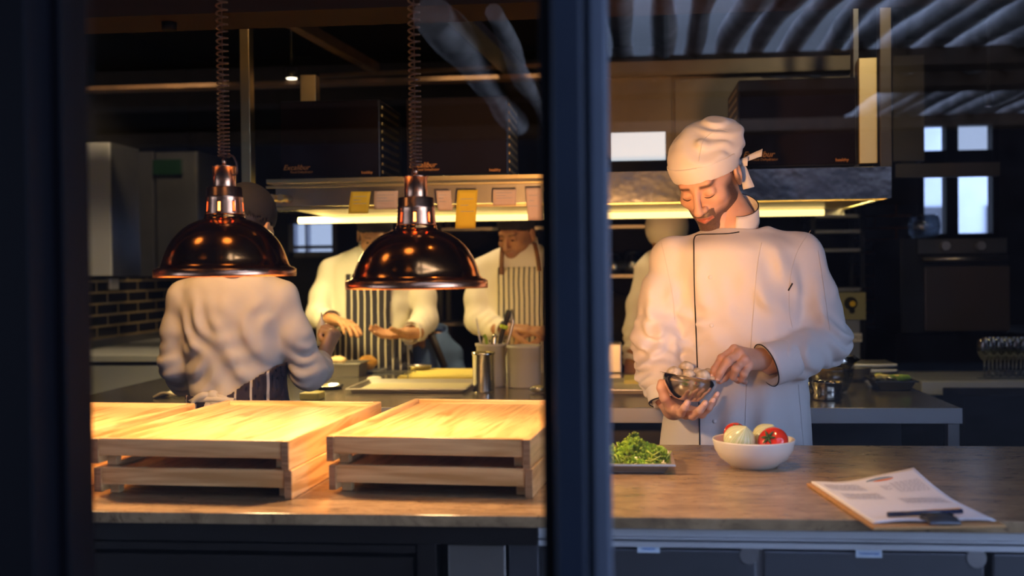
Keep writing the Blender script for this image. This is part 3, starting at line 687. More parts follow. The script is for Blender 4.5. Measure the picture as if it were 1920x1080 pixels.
# ------------------------------------------------------------------ serving counter
c = empty('serving_counter', (.2, 2.3, 0), 'long serving counter with a brown speckled stone top by the window', 'counter')
MB().box((-2.4, 1.895, .90), (3.1, 2.682, .92)).build('stone_top', M['stone'], c, bevel=.0015)
def fX(u, Y=1.93): return float(PY(u, 1000, Y)[0])
fr = empty('undercounter_fridge', (1.0, 2.3, 0), 'steel undercounter fridge below the right half of the counter', 'fridge')
xr0 = fX(1010)
MB().box((xr0, 1.98, .08), (2.9, 2.6, .898)).build('body', M['steel_dark'], fr)
b = MB(); b.box((xr0, 1.925, .880), (2.9, 1.99, .8985)).box((xr0, 1.915, .8775), (2.9, 1.93, .8815)).box((xr0, 1.925, .862), (2.9, 1.99, .872)); b.build('top_rail', M['steel_bench'], fr, bevel=.001)
for (u0, u1, lu) in ((1140, 1418, 1216), (1432, 1845, 1629), (1862, 2200, None)):
    d = MB().box((fX(u0), 1.93, .12), (fX(u1), 1.98, .8575)).build('door', M['steel_dark'], fr, bevel=.003)
    MB().box((fX(u1)+.001, 1.95, .12), (fX(u1)+.009, 1.985, .858)).build('gasket', M['black'], d)
    MB().cyl((fX(u1)-.012, 1.928, .850), (fX(u1)-.012, 1.940, .850), .016, seg=20).build('corner_cap', M['steel'], d)
    if lu:
        lp = PY(lu, 1029 if lu < 1400 else 1038, 1.929); w_ = .019 if lu < 1400 else .0215
        MB().box((lp[0]-w_, 1.9275, lp[2]-.0065), (lp[0]+w_, 1.93, lp[2]+.0065)).build('label', M['label_white'], d)
        text('label_text', 'ONION' if lu < 1400 else 'TOMATOES', (lp[0], 1.927, lp[2]), .0065, M['label_blue'], d)
MB().box((fX(1418), 1.94, .08), (fX(1432), 1.98, .86)).build('centre_post', M['steel'], fr)
cb = empty('undercounter_cabinet', (-.9, 2.3, 0), 'dark steel cabinet below the left half of the counter', 'cabinet')
MB().box((-2.3, 1.99, .08), (xr0-.002, 2.6, .898)).build('body', M['black'], cb)
MB().box((-2.3, 1.925, .862), (xr0-.002, 1.99, .898)).build('top_rail', M['steel_cab'], cb, bevel=.001)
MB().box((fX(782), 1.93, .08), (fX(817), 1.99, .861)).build('post', M['steel_cab'], cb, bevel=.001)
q = MB().box((fX(-200), 1.94, .12), (fX(772), 1.985, .835)).build('door', M['steel_cab'], cb, bevel=.002); MB().box((fX(-200), 1.93, .845), (fX(778), 1.985, .858)).build('door_lip', M['steel_cab'], q)
q = MB().box((fX(838), 1.94, .12), (fX(946), 1.985, .858)).build('door', M['steel_dull'], cb, bevel=.002)
q = MB().box((fX(952), 1.945, .12), (fX(1008), 1.985, .858)).build('door', M['steel_dark'], cb, bevel=.002)

# ------------------------------------------------------------------ wooden trays
def make_tray(label):
    W_, L_, H_ = .392, .62, .0545; t_ = .015
    r = empty('wooden_tray', (0, 0, 0), label, 'tray', 'pale pine serving trays stacked in pairs on the counter')
    for k, x in enumerate((0, W_-t_)):
        lo = .006 if k == 0 else 0
        s_ = MB().box((x, 0, lo), (x+t_, L_, H_)).build('side_board', M['pine_y'], r, bevel=.0025, local=True)
        MB().box((x+.001, -.0012, lo+.001), (x+t_-.001, .0006, H_-.001)).build('end_grain', M['pine_end'], s_, local=True)
    MB().box((t_, .001, H_-.033), (W_-t_, .016, H_)).build('front_rail', M['pine_x'], r, bevel=.0012, local=True)
    MB().box((t_, L_-.015, .012), (W_-t_, L_, H_)).build('back_board', M['pine_x'], r, bevel=.0012, local=True)
    MB().box((t_, .016, H_-.018), (W_-t_, L_-.015, H_-.010)).build('base_panel', M['pine_y'], r, local=True)
    for x in (t_+.010, W_-t_-.012):
        for y in (.03, L_-.06):
            MB().box((x-.0095, y, -.0 if False else .0), (x+.0095, y+.02, H_-.018)).build('foot', M['pine_x'], r, bevel=.001, local=True)
    return r
tray0 = make_tray('upper pine tray of the middle pair, top brightly lit')
specs = [((-1.004, 2.030), -.062, 'middle'), ((-.560, 2.070), -.085, 'right'), ((-1.458, 2.000), -.078, 'left')]
for k, ((x, y), rz, nm) in enumerate(specs):
    lab_u = {'middle': 'upper pine tray of the middle pair, fully in view under the left lamp', 'right': 'upper pine tray of the pair next to the window post', 'left': 'upper pine tray of the pair cut off by the left frame'}[nm]
    a = tray0 if k == 0 else dup(tray0)
    a.location = (x-.003, y-.004, GZ+.0555); a.rotation_euler = (0, 0, rz); a['label'] = lab_u
    dup(tray0, (x, y, GZ+.0004), lab_u.replace('upper', 'lower'), rz=rz+.006)

# ------------------------------------------------------------------ copper heat lamps
def make_lamp():
    r = empty('heat_lamp', (0, 0, 0), 'copper dome heat lamp', 'lamp', 'copper dome heat lamps hung over the counter')
    S = 1/900
    prof = [(.1300, .0), (.1325, .001), (.1330, .014), (.1300, .017), (.1240, .019), (.1200, .024), (.1165, .037), (.1120, .050), (.1060, .064), (.0990, .077), (.0900, .089), (.0800, .099), (.0680, .108), (.0560, .1145), (.0480, .118)]
    sh = MB().lathe([(a*1.10, z) for a, z in prof], seg=96).build('shade', M['copper'], r, local=True, solid=.0014)
    MB().lathe([(.1432, -.001), (.1475, -.001), (.1480, .004), (.1475, .0150), (.1440, .0165), (.1390, .0170)], seg=96).build('rim', M['copper_pale'], r, local=True)
    MB().lathe([(.0530, .1170), (.0500, .1180), (.0440, .1215), (.0420, .1260), (.0425, .1290), (.0400, .1315)], seg=64).build('shoulder_ring', M['copper'], r, local=True)
    # collar with real slots
    zs = [.1310, .1330, .1370, .1560, .1600, .1650, .1680, .1700, .1860, .1880]; rr = [.0405, .0402, .0400, .0385, .0382, .0380, .0385, .0365, .0362, .0340]
    MB().lathe(list(zip(rr, zs)), seg=96, skip=lambda j, i: j == 2 and (i % 12) in (0, 1)).build('slotted_collar', M['copper_pale'], r, local=True, solid=.0012)
    MB().lathe([(.0340, .1880), (.0245, .1885), (.0243, .1900), (.0240, .2290), (.0262, .2300), (.0262, .2330), (.0240, .2340), (.0, .2345)], seg=48).build('neck', M['copper_pale'], r, local=True)
    MB().cyl((0, 0, .234), (0, 0, .250), .0045).build('cord_stem', M['copper_pale'], r, local=True)
    MB().lathe([(.0, .055), (.024, .060), (.034, .075), (.034, .090), (.022, .115), (.016, .135), (.016, .170), (0, .172)], seg=24).build('bulb', M['bulb'], r, local=True)
    pts = []; z = .252; a = 0
    while z < 1.45:
        pts.append((.0115*math.cos(a), .0115*math.sin(a), z)); a += 2*PI/14; z += (.0068+.0095*min(1, max(0, (z-.25)/.33)))/14
    MB().tube(pts, .0019, 6).build('coil_cord', M['cord'], r, local=True)
    MB().tube([(.0, 0, .25), (0, 0, 1.45)], .0012, 6).build('suspension_wire', M['cord'], r, local=True)
    pts = smooth_path([(.010, -.006, .256), (.024, -.012, .252), (.031, -.014, .240), (.0345, -.016, .222), (.030, -.014, .214), (.0235, -.011, .213)], 20)
    MB().tube(pts, .0021, 8).build('cord_loop', M['cord'], r, local=True)
    return r
lamp0 = make_lamp()
lpos = [PY(423, 518, 2.21), PY(782, 540, 2.21), PY(28, 537, 2.21)]
llab = ['copper heat lamp above the middle pair of trays, hiding a cook\'s head', 'copper heat lamp above the right pair of trays, nearest the window post', 'copper heat lamp at the left frame, only its right rim showing']
for k, p in enumerate(lpos):
    a = lamp0 if k == 0 else dup(lamp0)
    a.location = tuple(p); a.scale = (.96, .96, .96); a['label'] = llab[k]; a.rotation_euler = (0, 0, [0, 2.4, 1][k])
    light('heat_lamp_light', 'SPOT', (p[0], p[1], p[2]+.045), 26, (1, .61, .29), target=(p[0], p[1], 0), size=.03, spot=math.radians(150), blend=.25)

# ------------------------------------------------------------------ steel prep table
tx1 = 1.03
pt = empty('prep_table', (-.4, 4.1, 0), 'long stainless steel prep table in the middle of the kitchen', 'table')
MB().box((-1.95, 3.56, .85), (tx1, 4.76, .90)).build('table_top', M['steel_table'], pt, bevel=.003)
MB().box((-1.95, 3.554, .852), (tx1+.001, 3.561, .8995)).build('front_edge', M['steel_bench'], pt, bevel=.001)
for (x, y) in ((tx1-.04, 3.565), (tx1-.04, 4.70), (-1.94, 3.565), (-1.94, 4.70)):
    MB().box((x, y, 0), (x+.036, y+.036, .85)).build('leg', M['steel'], pt, bevel=.002)
MB().box((-1.9, 3.62, .30), (tx1-.05, 4.70, .33)).build('undershelf', M['steel_dull'], pt)
MB().box((-1.9, 4.0, .34), (PY(1690, 810, 4.0)[0], 4.68, .84)).build('back_panel', M['steel_dark'], pt)
# pass shelf above it
gx0, gx1 = PY(500, 344, 3.8)[0], .88; gxm = PY(1080, 344, 3.8)[0]
g = empty('pass_shelf', (-.2, 4.2, 1.562), 'steel pass shelf with a strip light above the prep table', 'shelf')
MB().box((gx0, 3.80, 1.648), (gx1, 4.62, 1.662)).build('shelf_top', M['steel_dull'], g, bevel=.001)
MB().box((gxm, 3.795, 1.562), (gx1, 3.81, 1.667)).build('front_plate', M['wavy_steel'], g, bevel=.001)
MB().box((gx1-.012, 3.81, 1.562), (gx1, 4.62, 1.648)).build('end_plate', M['wavy_steel'], g)
b = MB(); b.box((gx0, 3.795, 1.650), (gxm, 3.812, 1.664)).box((gx0, 3.79, 1.632), (gxm, 3.80, 1.640)); b.build('ticket_rail', M['yellow_lit_steel'], g, bevel=.001)
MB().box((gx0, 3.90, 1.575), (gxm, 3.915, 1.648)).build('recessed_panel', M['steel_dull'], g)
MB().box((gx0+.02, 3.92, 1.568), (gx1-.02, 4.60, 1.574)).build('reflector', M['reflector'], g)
MB().box((gx0, 3.90, 1.562), (gx1, 3.915, 1.572)).build('lower_rail', M['yellow_lit_steel'], g)
MB().box((gx0, 4.60, 1.545), (gx1, 4.62, 1.648)).build('back_plate', M['steel_dull'], g)
tb = MB().cyl((PY(560, 400, 4.5)[0], 4.5, 1.552), (PY(1545, 392, 4.5)[0], 4.5, 1.552), .013).build('tube_light', M['tube'], g)
for x in (gx0+.02, gx0+.05): MB().cyl((x, 3.79, 1.60), (x, 3.90, 1.60), .012, seg=16).build('end_fitting', M['yellow_lit_steel'], g)
def post(name, u0, u1, v0, v1, Y, dy, m, label, cat='post', zt=None):
    a = PY(u0, (v0+v1)/2, Y); b_ = PY(u1, (v0+v1)/2, Y); z1 = PY((u0+u1)/2, v0, Y)[2] if zt is None else zt; z0 = PY((u0+u1)/2, v1, Y)[2]
    o = MB().box((a[0], Y, z0), (b_[0], Y+dy, z1)).build(name, m, bevel=.002); return tag(o, label, cat)
post('hanger_post', 450, 468, 0, 352, 3.80, .05, M['yellow_lit_steel'], 'yellow-lit steel hanger post at the left end of the pass shelf, behind the left lamp cord', zt=2.75)
post('hanger_post', 1611, 1645, 108, 306, 3.86, .03, M['yellow_lit_panel'], 'yellow-lit steel panel post beside the right dehydrator', zt=None)
post('hanger_post', 1650, 1672, 0, 318, 3.84, .05, M['steel_brown'], 'grey steel hanger post at the right end of the pass shelf', zt=2.75)
post('hanger_post', 1600, 1611, 0, 318, 3.90, .05, M['steel_dark'], 'dark slim post between the right dehydrator and the yellow-lit panel', zt=2.75)
post('pipe_stub', 563, 592, 140, 200, 4.2, .06, M['yellow_lit_steel'], 'short bright metal duct piece above the left dehydrator', 'duct')
q = PY(577, 345, 4.2); MB().box((q[0]-.02, 4.2, 1.6622), (q[0]+.02, 4.24, PY(577, 199, 4.2)[2])).build('stem', M['black'], COL.objects['pipe_stub'])

# dehydrators on the pass shelf
def make_dehydrator():
    W_, D_, H_ = .364, .40, .292
    r = empty('food_dehydrator', (0, 0, 0), 'black dehydrator', 'dehydrator', 'black food dehydrators on the pass shelf')
    MB().box((0, .012, .012), (W_, D_, H_)).build('body', M['black'], r, bevel=.006, local=True)
    MB().box((.004, 0, .018), (W_-.004, .012, H_-.004)).build('door', M['door_black'], r, bevel=.003, local=True)
    for x in (.02, W_-.045): MB().box((x, .03, 0), (x+.025, D_-.03, .013)).build('foot', M['black_matte'], r, local=True)
    for sx, x in ((1, W_), (-1, 0)):
        b = MB()
        for k in range(9): b.box((x-.001 if sx > 0 else x-.002, .05, .030+k*.029), (x+.002 if sx > 0 else x+.001, .34, .040+k*.029))
        b.build('side_vent', M['yellow_lit_steel'], r, local=True)
    text('logo', 'Excalibur', (.060, -.0008, .052), .026, M['gold_print'], r, shear=.35, local=True)
    text('logo_line', 'Food Dehydrator', (.080, -.0008, .036), .0115, M['gold_print'], r, local=True)
    text('door_word', 'healthy', (.318, -.0008, .030), .014, M['gold_print'], r, local=True)
    return r
M['door_black'] = mat('dark_red_black_door', (.007, .003, .003), .6, spec=.06)
dh = make_dehydrator()
a = PY(525, 335, 3.92); dh.location = (a[0], 3.92, 1.662); dh['label'] = 'black food dehydrator at the left end of the pass shelf'
a = PY(761, 331, 3.92); dup(dh, (a[0], 3.92, 1.662), 'black food dehydrator behind the right lamp cord, second from left')
a = PY(1386, 316, 3.82); q = dup(dh, (a[0], 3.82, 1.662), 'black food dehydrator behind the main chef, the rightmost one'); q.scale = (1.06, 1, 1.05)

# order tickets
for k, (u0, u1, v0, v1, m, lab) in enumerate([
    (657, 695, 359, 400, 'note_yellow', 'short yellow order note, leftmost on the ticket rail'),
    (701, 746, 358, 392, 'note_pink', 'pinkish order note just right of the short yellow note'),
    (817, 845, 357, 395, 'note_pink', 'pinkish order note partly behind the neck of the right lamp'),
    (857, 896, 356, 428, 'note_yellow', 'long yellow order note hanging right of the right lamp'),
    (924, 968, 355, 385, 'note_pink', 'small pinkish order note right of the long yellow note'),
    (985, 1016, 352, 413, 'note_pink', 'long pinkish order note beside the window post')]):
    a = PY(u0, v0, 3.775); b_ = PY(u1, v1, 3.775); tl = .004*((k % 3)-1)
    def fn(s_, t_, a=a, b_=b_, tl=tl): return (a[0]+(b_[0]-a[0])*s_+tl*t_*2, 3.785-.012*math.sin(t_*2)+.003*math.sin(s_*3), a[2]+(b_[2]-a[2])*t_)
    o = MB().grid(fn, 6, 8).build('order_ticket', M[m], solid=.0006); tag(o, lab, 'note', 'order notes clipped to the ticket rail')
    wmb = MB()
    for r_ in range(3):
        zz = a[2]-(.25+.16*r_)*(a[2]-b_[2]); wmb.box((a[0]+.012, 3.7660-.004*0, zz), (a[0]+.012+(b_[0]-a[0]-.024)*(1 if r_ != 1 else .6), 3.7665, zz+.0016))
    e = wmb.build('writing', M['ink'], o)

# ------------------------------------------------------------------ ceiling services
def bar(name, p, q_, w_, h_, m, label, cat):
    p = Vector(tuple(p)); q_ = Vector(tuple(q_)); d = (q_-p); L = d.length; R = d.to_track_quat('Y', 'Z').to_matrix()
    o = MB().box((-w_/2, 0, -h_/2), (w_/2, L, h_/2), R, p).build(name, m, bevel=.003); return tag(o, label, cat)
bar('ceiling_rail', PY(490, 8, 4.1), PY(703, 128, 5.6), .05, .05, M['woodbeam'], 'brownish lit rail running back under the ceiling, left of the right lamp cord', 'rail')
bar('ceiling_rail', PY(600, 143, 5.65), PY(1600, 95, 5.3), .03, .02, M['woodbeam'], 'thin brown rail crossing under the ceiling behind the dehydrators', 'rail')
bar('ceiling_duct', PY(800, -30, 3.9), PY(1012, 180, 6.0), .10, .04, M['slate_frame'], 'slate duct edge slanting down towards the window post', 'duct')
o = MB().box((-2.8, 2.62, 1.965), (.9, 2.80, 2.2)).build('lamp_rail_beam', mat('dark_brown_beam', (.02, .012, .010), .8, spec=.1)); tag(o, 'dark brown beam across the top left above the lamps', 'beam')
o = MB().box((-2.8, 5.2, 2.23), (-.3, 5.3, 2.25)).build('ceiling_trim_rail', M['woodbeam']); tag(o, 'thin dark rail across the upper left ceiling', 'rail')
e = empty('extraction_hood', (.55, 5.0, 1.80), 'smoky steel extraction hood behind the main chef', 'hood')
hx0, hx1 = PY(1100, 200, 4.7)[0], PY(1596, 200, 4.7)[0]; hz0, hz1 = PY(1300, 240, 4.7)[2], PY(1400, 118, 4.7)[2]
MB().box((hx0, 4.72, 1.80), (hx1, 5.5, hz1)).build('hood_body', M['steel_brown'], e)
for u0, u1 in ((1100, 1260), (1265, 1430), (1435, 1594)):
    MB().box((PY(u0, 200, 4.7)[0], 4.705, 1.81), (PY(u1, 200, 4.7)[0], 4.72, PY((u0+u1)/2, 145, 4.7)[2])).build('hood_panel', M['steel_brown'], e, bevel=.002)
MB().box((.2, 4.9, hz1), (.9, 5.4, 2.75)).build('duct', M['black_matte'], e)
MB().box((hx0, 4.66, PY(1400, 140, 4.7)[2]), (hx1, 4.72, PY(1400, 112, 4.7)[2])).build('hood_lip', M['steel_brown'], e, bevel=.002)
MB().box((PY(1145, 270, 4.66)[0], 4.68, PY(1200, 299, 4.66)[2]), (PY(1248, 270, 4.66)[0], 4.7049, PY(1200, 247, 4.66)[2])).build('added_glow_panel', M['added_glow'], e)  # glowing panel added on the hood, standing in for a bright reflection
o = MB().box((PY(1674, 200, 5.2)[0], 5.2, PY(1700, 302, 5.2)[2]), (PY(1733, 200, 5.2)[0], 5.6, PY(1700, 104, 5.2)[2])).build('steel_duct_panel', M['steel_brown']); dq = o; MB().box((PY(1690, 200, 5.2)[0], 5.35, PY(1700, 106, 5.2)[2]), (PY(1715, 200, 5.2)[0], 5.45, 2.75)).build('hanger_rod', M['black'], o); tag(o, 'smoky steel upright panel right of the hanger posts', 'panel')
o = MB().box((PY(1674, 320, 5.2)[0], 5.15, PY(1700, 334, 5.2)[2]), (PY(1868, 320, 5.2)[0], 5.2, PY(1700, 309, 5.2)[2])).build('shelf_edge', M['steel_brown'], dq)
MB().box((PY(1690, 200, 5.2)[0], 5.21, PY(1700, 310, 5.2)[2]), (PY(1715, 200, 5.2)[0], 5.25, PY(1700, 300, 5.2)[2])).build('bracket', M['black'], dq)
for k, (u, v, Y) in enumerate([(547, 147, 5.2), (446, 25, 4.2), (1854, 199, 5.0)]):
    p = PY(u, v, Y); r = empty('downlight', (p[0], p[1], p[2]), ['small round lit downlight above the left dehydrator', 'tiny downlight beside the left lamp cord', 'dim spotlight in the upper right corner'][k], 'light')
    MB().cyl((p[0], p[1], p[2]), (p[0], p[1], p[2]+.05), .028 if k == 0 else .018, seg=20).build('housing', M['black'], r)
    MB().cyl((p[0], p[1], p[2]-.002), (p[0], p[1], p[2]), .024 if k == 0 else .012, seg=20).build('lens', M['downlight'] if k < 2 else M['copper_pale'], r)
    MB().cyl((p[0], p[1], p[2]+.05), (p[0], p[1], 2.75), .006, seg=8).build('rod', M['black'], r)
r = empty('added_beam_spotlight', (-1.12, 2.70, 1.95), 'small black spotlight added under the dark beam to light the cook seen from behind', 'light')  # lamp body added for the beam spot
MB().cyl((-1.12, 2.70, 1.945), (-1.12, 2.70, 1.9645), .018, seg=18).build('housing', M['black_matte'], r)
# unseen lamp added behind the window post for the chef's warm light
r = empty('added_clamp_spotlight', (-.06, 1.24, 1.30), 'unseen warm spotlight added behind the window post', 'light')
MB().cyl((-.06, 1.22, 1.30), (-.06, 1.28, 1.30), .008).build('arm', M['black'], r)
MB().lathe([(.010, 0), (.022, .02), (.024, .05)], c=(-.06, 1.275, 1.30), R=Matrix.Rotation(-PI/2, 3, 'X')).build('head', M['black'], r, solid=.001)

# ------------------------------------------------------------------ left side: bench and wall cabinets
p = PZ(200, 667, .945); yb = float(p[1])
lb = empty('side_bench', (-2.5, 6, 0), 'steel bench along the tiled left wall', 'bench')
xb = float(PY(372, 700, yb)[0])
MB().box((-2.86, yb, .915), (xb, 7.18, .945)).build('bench_top', M['steel_bench'], lb, bevel=.002)
MB().box((-2.86, yb+.01, .08), (xb, yb+.06, .895)).build('front_panel', M['steel_bench'], lb)
MB().box((-2.86, yb+.02, .895), (xb, yb+.06, .915)).build('shadow_gap', M['black'], lb)
def cabinet(u0, u1, v0, v1, Y, m, label, dy=.35):
    a = PY(u0, v0, Y); b_ = PY(u1, v1, Y); r = empty('wall_cabinet', ((a[0]+b_[0])/2, Y, b_[2]), label, 'cabinet', 'steel cabinets high on the left wall')
    MB().box((a[0], Y+.02, b_[2]), (b_[0], Y+dy, a[2])).build('body', M['steel_dark'], r)
    MB().box((a[0]+.003, Y, b_[2]+.003), (b_[0]-.003, Y+.02, a[2]-.003)).build('door', m, r, bevel=.002)
cabinet(108, 209, 268, 518, 5.5, M['steel_bench'], 'bright steel cabinet nearest the left frame')
cabinet(213, 290, 285, 519, 6.4, M['steel_dark'], 'dark steel cabinet right of the bright one', .7)
cabinet(291, 372, 285, 519, 6.4, M['steel_dark'], 'dark steel cabinet behind the left lamp', .7)
o = MB().box((PY(289, 300, 6.38)[0], 6.36, PY(300, 328, 6.38)[2]), (PY(342, 300, 6.38)[0], 6.39, PY(300, 300, 6.38)[2])).build('exit_light_reflection_plate', M['exit_reflection_green']); tag(o, 'small dark green plate standing in for an exit light reflection on the cabinet', 'plate'); o.name = 'green_reflection'  # exit light reflection made as a coloured plate
p = PY(249, 530, 6.9); o = MB().box((-2.862, 6.0, p[2]-.03), (-2.85, 6.10, p[2]+.03)).build('wall_socket', M['ceramic'], bevel=.003); tag(o, 'small pale wall socket on the black tiles', 'socket')

# ------------------------------------------------------------------ right side: shelves, oven, glasses
def rack(u0, u1, vs, Y, label, posts=True, dy=.32):
    a = PY(u0, 450, Y); b_ = PY(u1, 450, Y); r = empty('shelf_rack', ((a[0]+b_[0])/2, Y+dy/2, 0), label, 'shelf')
    zs = [float(PY((u0+u1)/2, v, Y)[2]) for v in vs]
    for z in zs: MB().box((a[0], Y, z-.018), (b_[0], Y+dy, z)).build('shelf_board', M['steel_dull'], r, bevel=.001)
    for x in (a[0], b_[0]-.025):
        for y in (Y, Y+dy-.025): MB().box((x, y, 0), (x+.025, y+.025, max(zs)+.12)).build('upright', M['black'], r)
    return zs
zs1 = rack(820, 1262, (424, 516, 604, 700), 6.3, 'steel shelf rack behind the cooks, around the window post')
rack(1520, 1622, (402, 431, 466, 540), 6.2, 'dark shelf rack right of the main chef\'s shoulder')
for k, (u, si, w_, h_, m, nm, lab) in enumerate([
    (1150, 1, .055, .12, 'drink_glass', 'storage_jar', 'glass jar at the window post on the middle rack shelf'),
    (1188, 1, .07, .13, 'drink_glass', 'storage_jar', 'large glass jar on the middle rack shelf left of the hatted cook'),
    (1152, 2, .05, .12, 'steel_dull', 'storage_pot', 'steel pot at the window post on the lower rack shelf'),
    (1175, 2, .05, .10, 'copper_pale', 'storage_pot', 'brownish pot in the middle of the lower rack shelf'),
    (1197, 2, .05, .14, 'steel_brown', 'storage_pot', 'dark pot at the right of the lower rack shelf'),
    (880, 1, .06, .12, 'steel_dark', 'storage_pot', 'dark pot on the rack shelf above the right lamp')]):
    x = PY(u, 480, 6.4)[0]; z = zs1[si]
    o = MB().lathe([(.001, 0), (w_*.92, 0), (w_, .01), (w_, h_*.8), (w_*.8, h_*.9), (w_*.8, h_)], c=(x, 6.45, z+.0005), seg=24).build(nm, M[m], solid=.002); tag(o, lab, 'jar' if 'jar' in nm else 'pot')
ov = empty('wall_oven', (2.2, 6.0, 1.0), 'black built-in oven with a bar handle at the right', 'oven')
a = PY(1690, 447, 5.8); b_ = PY(1893, 625, 5.8)
MB().box((a[0], 5.82, b_[2]), (b_[0], 6.4, a[2])).build('oven_body', M['black'], ov, bevel=.004)
q = PY(1722, 476, 5.8); MB().box((q[0], 5.80, q[2]), (b_[0]-.01, 5.82, a[2]-.005)).build('control_panel', M['steel_dark'], ov, bevel=.002)
q = PY(1745, 500, 5.8); q2 = PY(1885, 620, 5.8); MB().box((q[0]-.03, 5.79, q2[2]), (q2[0]+.02, 5.82, q[2])).build('oven_door', M['oven_glass'], ov, bevel=.003)
q = PY(1730, 486, 5.76); MB().cyl((q[0], 5.75, q[2]), (PY(1888, 484, 5.76)[0], 5.75, q[2]), .012).build('door_handle', M['steel'], ov)
for u in (1772, 1838): q = PY(u, 461, 5.79); MB().cyl((q[0], 5.77, q[2]), (q[0], 5.80, q[2]), .022).build('knob', M['steel'], ov)
oc = MB().box((a[0]-.02, 5.85, .08), (3.15, 6.6, b_[2]-.001)).build('oven_cabinet', M['black_matte']); tag(oc, 'black cabinet carrying the oven and reaching the right wall', 'cabinet')
q = PY(1738, 443, 5.95); o = MB().lathe([(.001, 0), (.05, 0), (.075, .03), (.08, .07), (.072, .11), (.062, .125)], c=(q[0], 6.0, a[2]), seg=32).build('glass_bowl', M['drink_glass'], solid=.002); tag(o, 'round clear glass bowl standing on the oven', 'bowl')
# bar shelf with glasses
z_gl = float(PY(1860, 712, 4.9)[2])
bs = empty('bar_shelf', (2.2, 5.0, 0), 'low bar counter with a pale front edge at the right', 'counter')
xa = PY(1722, 720, 4.9)[0]
MB().box((xa, 4.85, z_gl-.06), (3.1, 5.3, z_gl)).build('counter_top', M['steel_bench'], bs, bevel=.004)
MB().box((xa+.02, 4.9, 0), (3.08, 5.28, z_gl-.06)).build('counter_body', M['black_matte'], bs)
def wine_glass(x, y, z, s_=1.0):
    return MB().lathe([(.032, 0), (.030, .002), (.005, .006), (.0035, .03), (.004, .075), (.018, .088), (.032, .115), (.034, .14), (.029, .17)], c=(x, y, z), seg=16).build('wine_glass', M['drink_glass'])
g0 = None
for k in range(12):
    u = 1846+(k % 6)*15; y = 4.95+.12*(k//6); x = float(PY(u+(k//6)*8, 690, y)[0])
    if g0 is None:
        g0 = wine_glass(0, 0, 0); tag(g0, 'clear wine glass in the cluster standing on the bar counter at the right edge', 'glass', 'wine glasses on the bar counter'); g0.location = (x, y, z_gl)
    else: dup(g0, (x, y, z_gl))
# post with the notice
a = PY(1571, 545, 5.3); b_ = PY(1626, 700, 5.3)
dp = empty('steel_dispenser', ((a[0]+b_[0])/2, 5.4, .0), 'steel column unit with a pictogram notice, right of the main chef\'s elbow', 'cabinet')
MB().box((a[0], 5.3, 0), (b_[0]-.03, 5.6, a[2]-.08)).build('column', M['steel_dull'], dp, bevel=.003)
nb_ = MB().box((a[0]-.02, 5.285, PY(1600, 599, 5.3)[2]), (PY(1622, 560, 5.3)[0], 5.298, PY(1600, 548, 5.3)[2])).build('notice', mat('olive_notice', (.34, .31, .16), .5), dp)
q = PY(1595, 572, 5.283)
mk = MB(); mk.cyl((q[0], 5.279, q[2]+.008), (q[0], 5.283, q[2]+.008), .030, seg=28); mk.cyl((q[0]+.006, 5.279, q[2]-.026), (q[0]+.006, 5.283, q[2]-.026), .013, seg=16); mk.build('pictogram', M['ink_black'], nb_)
MB().cyl((q[0]+.008, 5.276, q[2]+.006), (q[0]+.008, 5.279, q[2]+.006), .013, seg=20).build('pictogram_face', M['note_yellow'], nb_)
a2 = PY(1585, 625, 5.29); b2 = PY(1616, 641, 5.29); q = MB().box((a2[0], 5.285, b2[2]), (b2[0], 5.299, a2[2])).build('small_label', M['paper'], dp); text('label_text', 'NOTICE', ((a2[0]+b2[0])/2, 5.284, (a2[2]+b2[2])/2), .02, M['ink_black'], q)
o = MB().box((PY(1808, 740, 4.5)[0], 4.5, .1), (3.1, 4.8, PY(1860, 742, 4.5)[2])).build('low_fridge', M['black_matte'], bevel=.004); tag(o, 'low black appliance at the bottom of the right background', 'fridge')

# ------------------------------------------------------------------ things on the prep table
def bowl(name, u, v, z, r_, h_, m, label, cat='bowl', rim=.004, foot=.45, thick=.0015, group=None, seg=48):
    p = PZ(u, v, z)
    prof = [(.0005, .001), (r_*foot, 0), (r_*(foot+.25), h_*.12), (r_*.86, h_*.42), (r_*.96, h_*.75), (r_, h_-.002), (r_+rim, h_)]
    o = MB().lathe(prof, c=(p[0], p[1]+r_*foot, z+.0006), seg=seg).build(name, m, solid=thick); return tag(o, label, cat, group), (p[0], p[1]+r_*foot, z)
a = PZ(745, 706, .92); b_ = PZ(890, 706, .92); c_ = PZ(885, 688, .92)
o = MB().box((a[0], a[1], .9005), (b_[0]+.02, min(c_[1], 4.74), .921)).build('cutting_board', M['board_yellow'], bevel=.004); tag(o, 'yellow cutting board in front of the striped aprons', 'board')
# sheet pan
def pan(name, x0, x1, y0, y1, z, h_, m_out, m_in, label, flare=.012, cat='tray'):
    r = empty(name, ((x0+x1)/2, (y0+y1)/2, z), label, cat)
    b = MB(); rect = lambda i, zz: [(x0+i, y0+i, zz), (x1-i, y0+i, zz), (x1-i, y1-i, zz), (x0+i, y1-i, zz)]
    lv = [rect(flare, z+.0015), rect(0, z+h_), rect(-.007, z+h_), rect(-.008, z+h_-.004)]
    vs = sum(lv, []); fs = [(0, 1, 2, 3)]
    for j in range(3):
        for i in range(4): fs.append((4*j+i, 4*j+(i+1) % 4, 4*j+4+(i+1) % 4, 4*j+4+i))
    b.add(vs, fs); q = b.build('pan_shell', m_out, r, bevel=.003, solid=.0012)
    if m_in: MB().box((x0+flare+.002, y0+flare+.002, z+.002), (x1-flare-.002, y1-flare-.002, z+.004)).build('liner', m_in, r)
    return r
a = PZ(652, 738, .90); b_ = PZ(868, 740, .90); c_ = PZ(700, 712, .92)
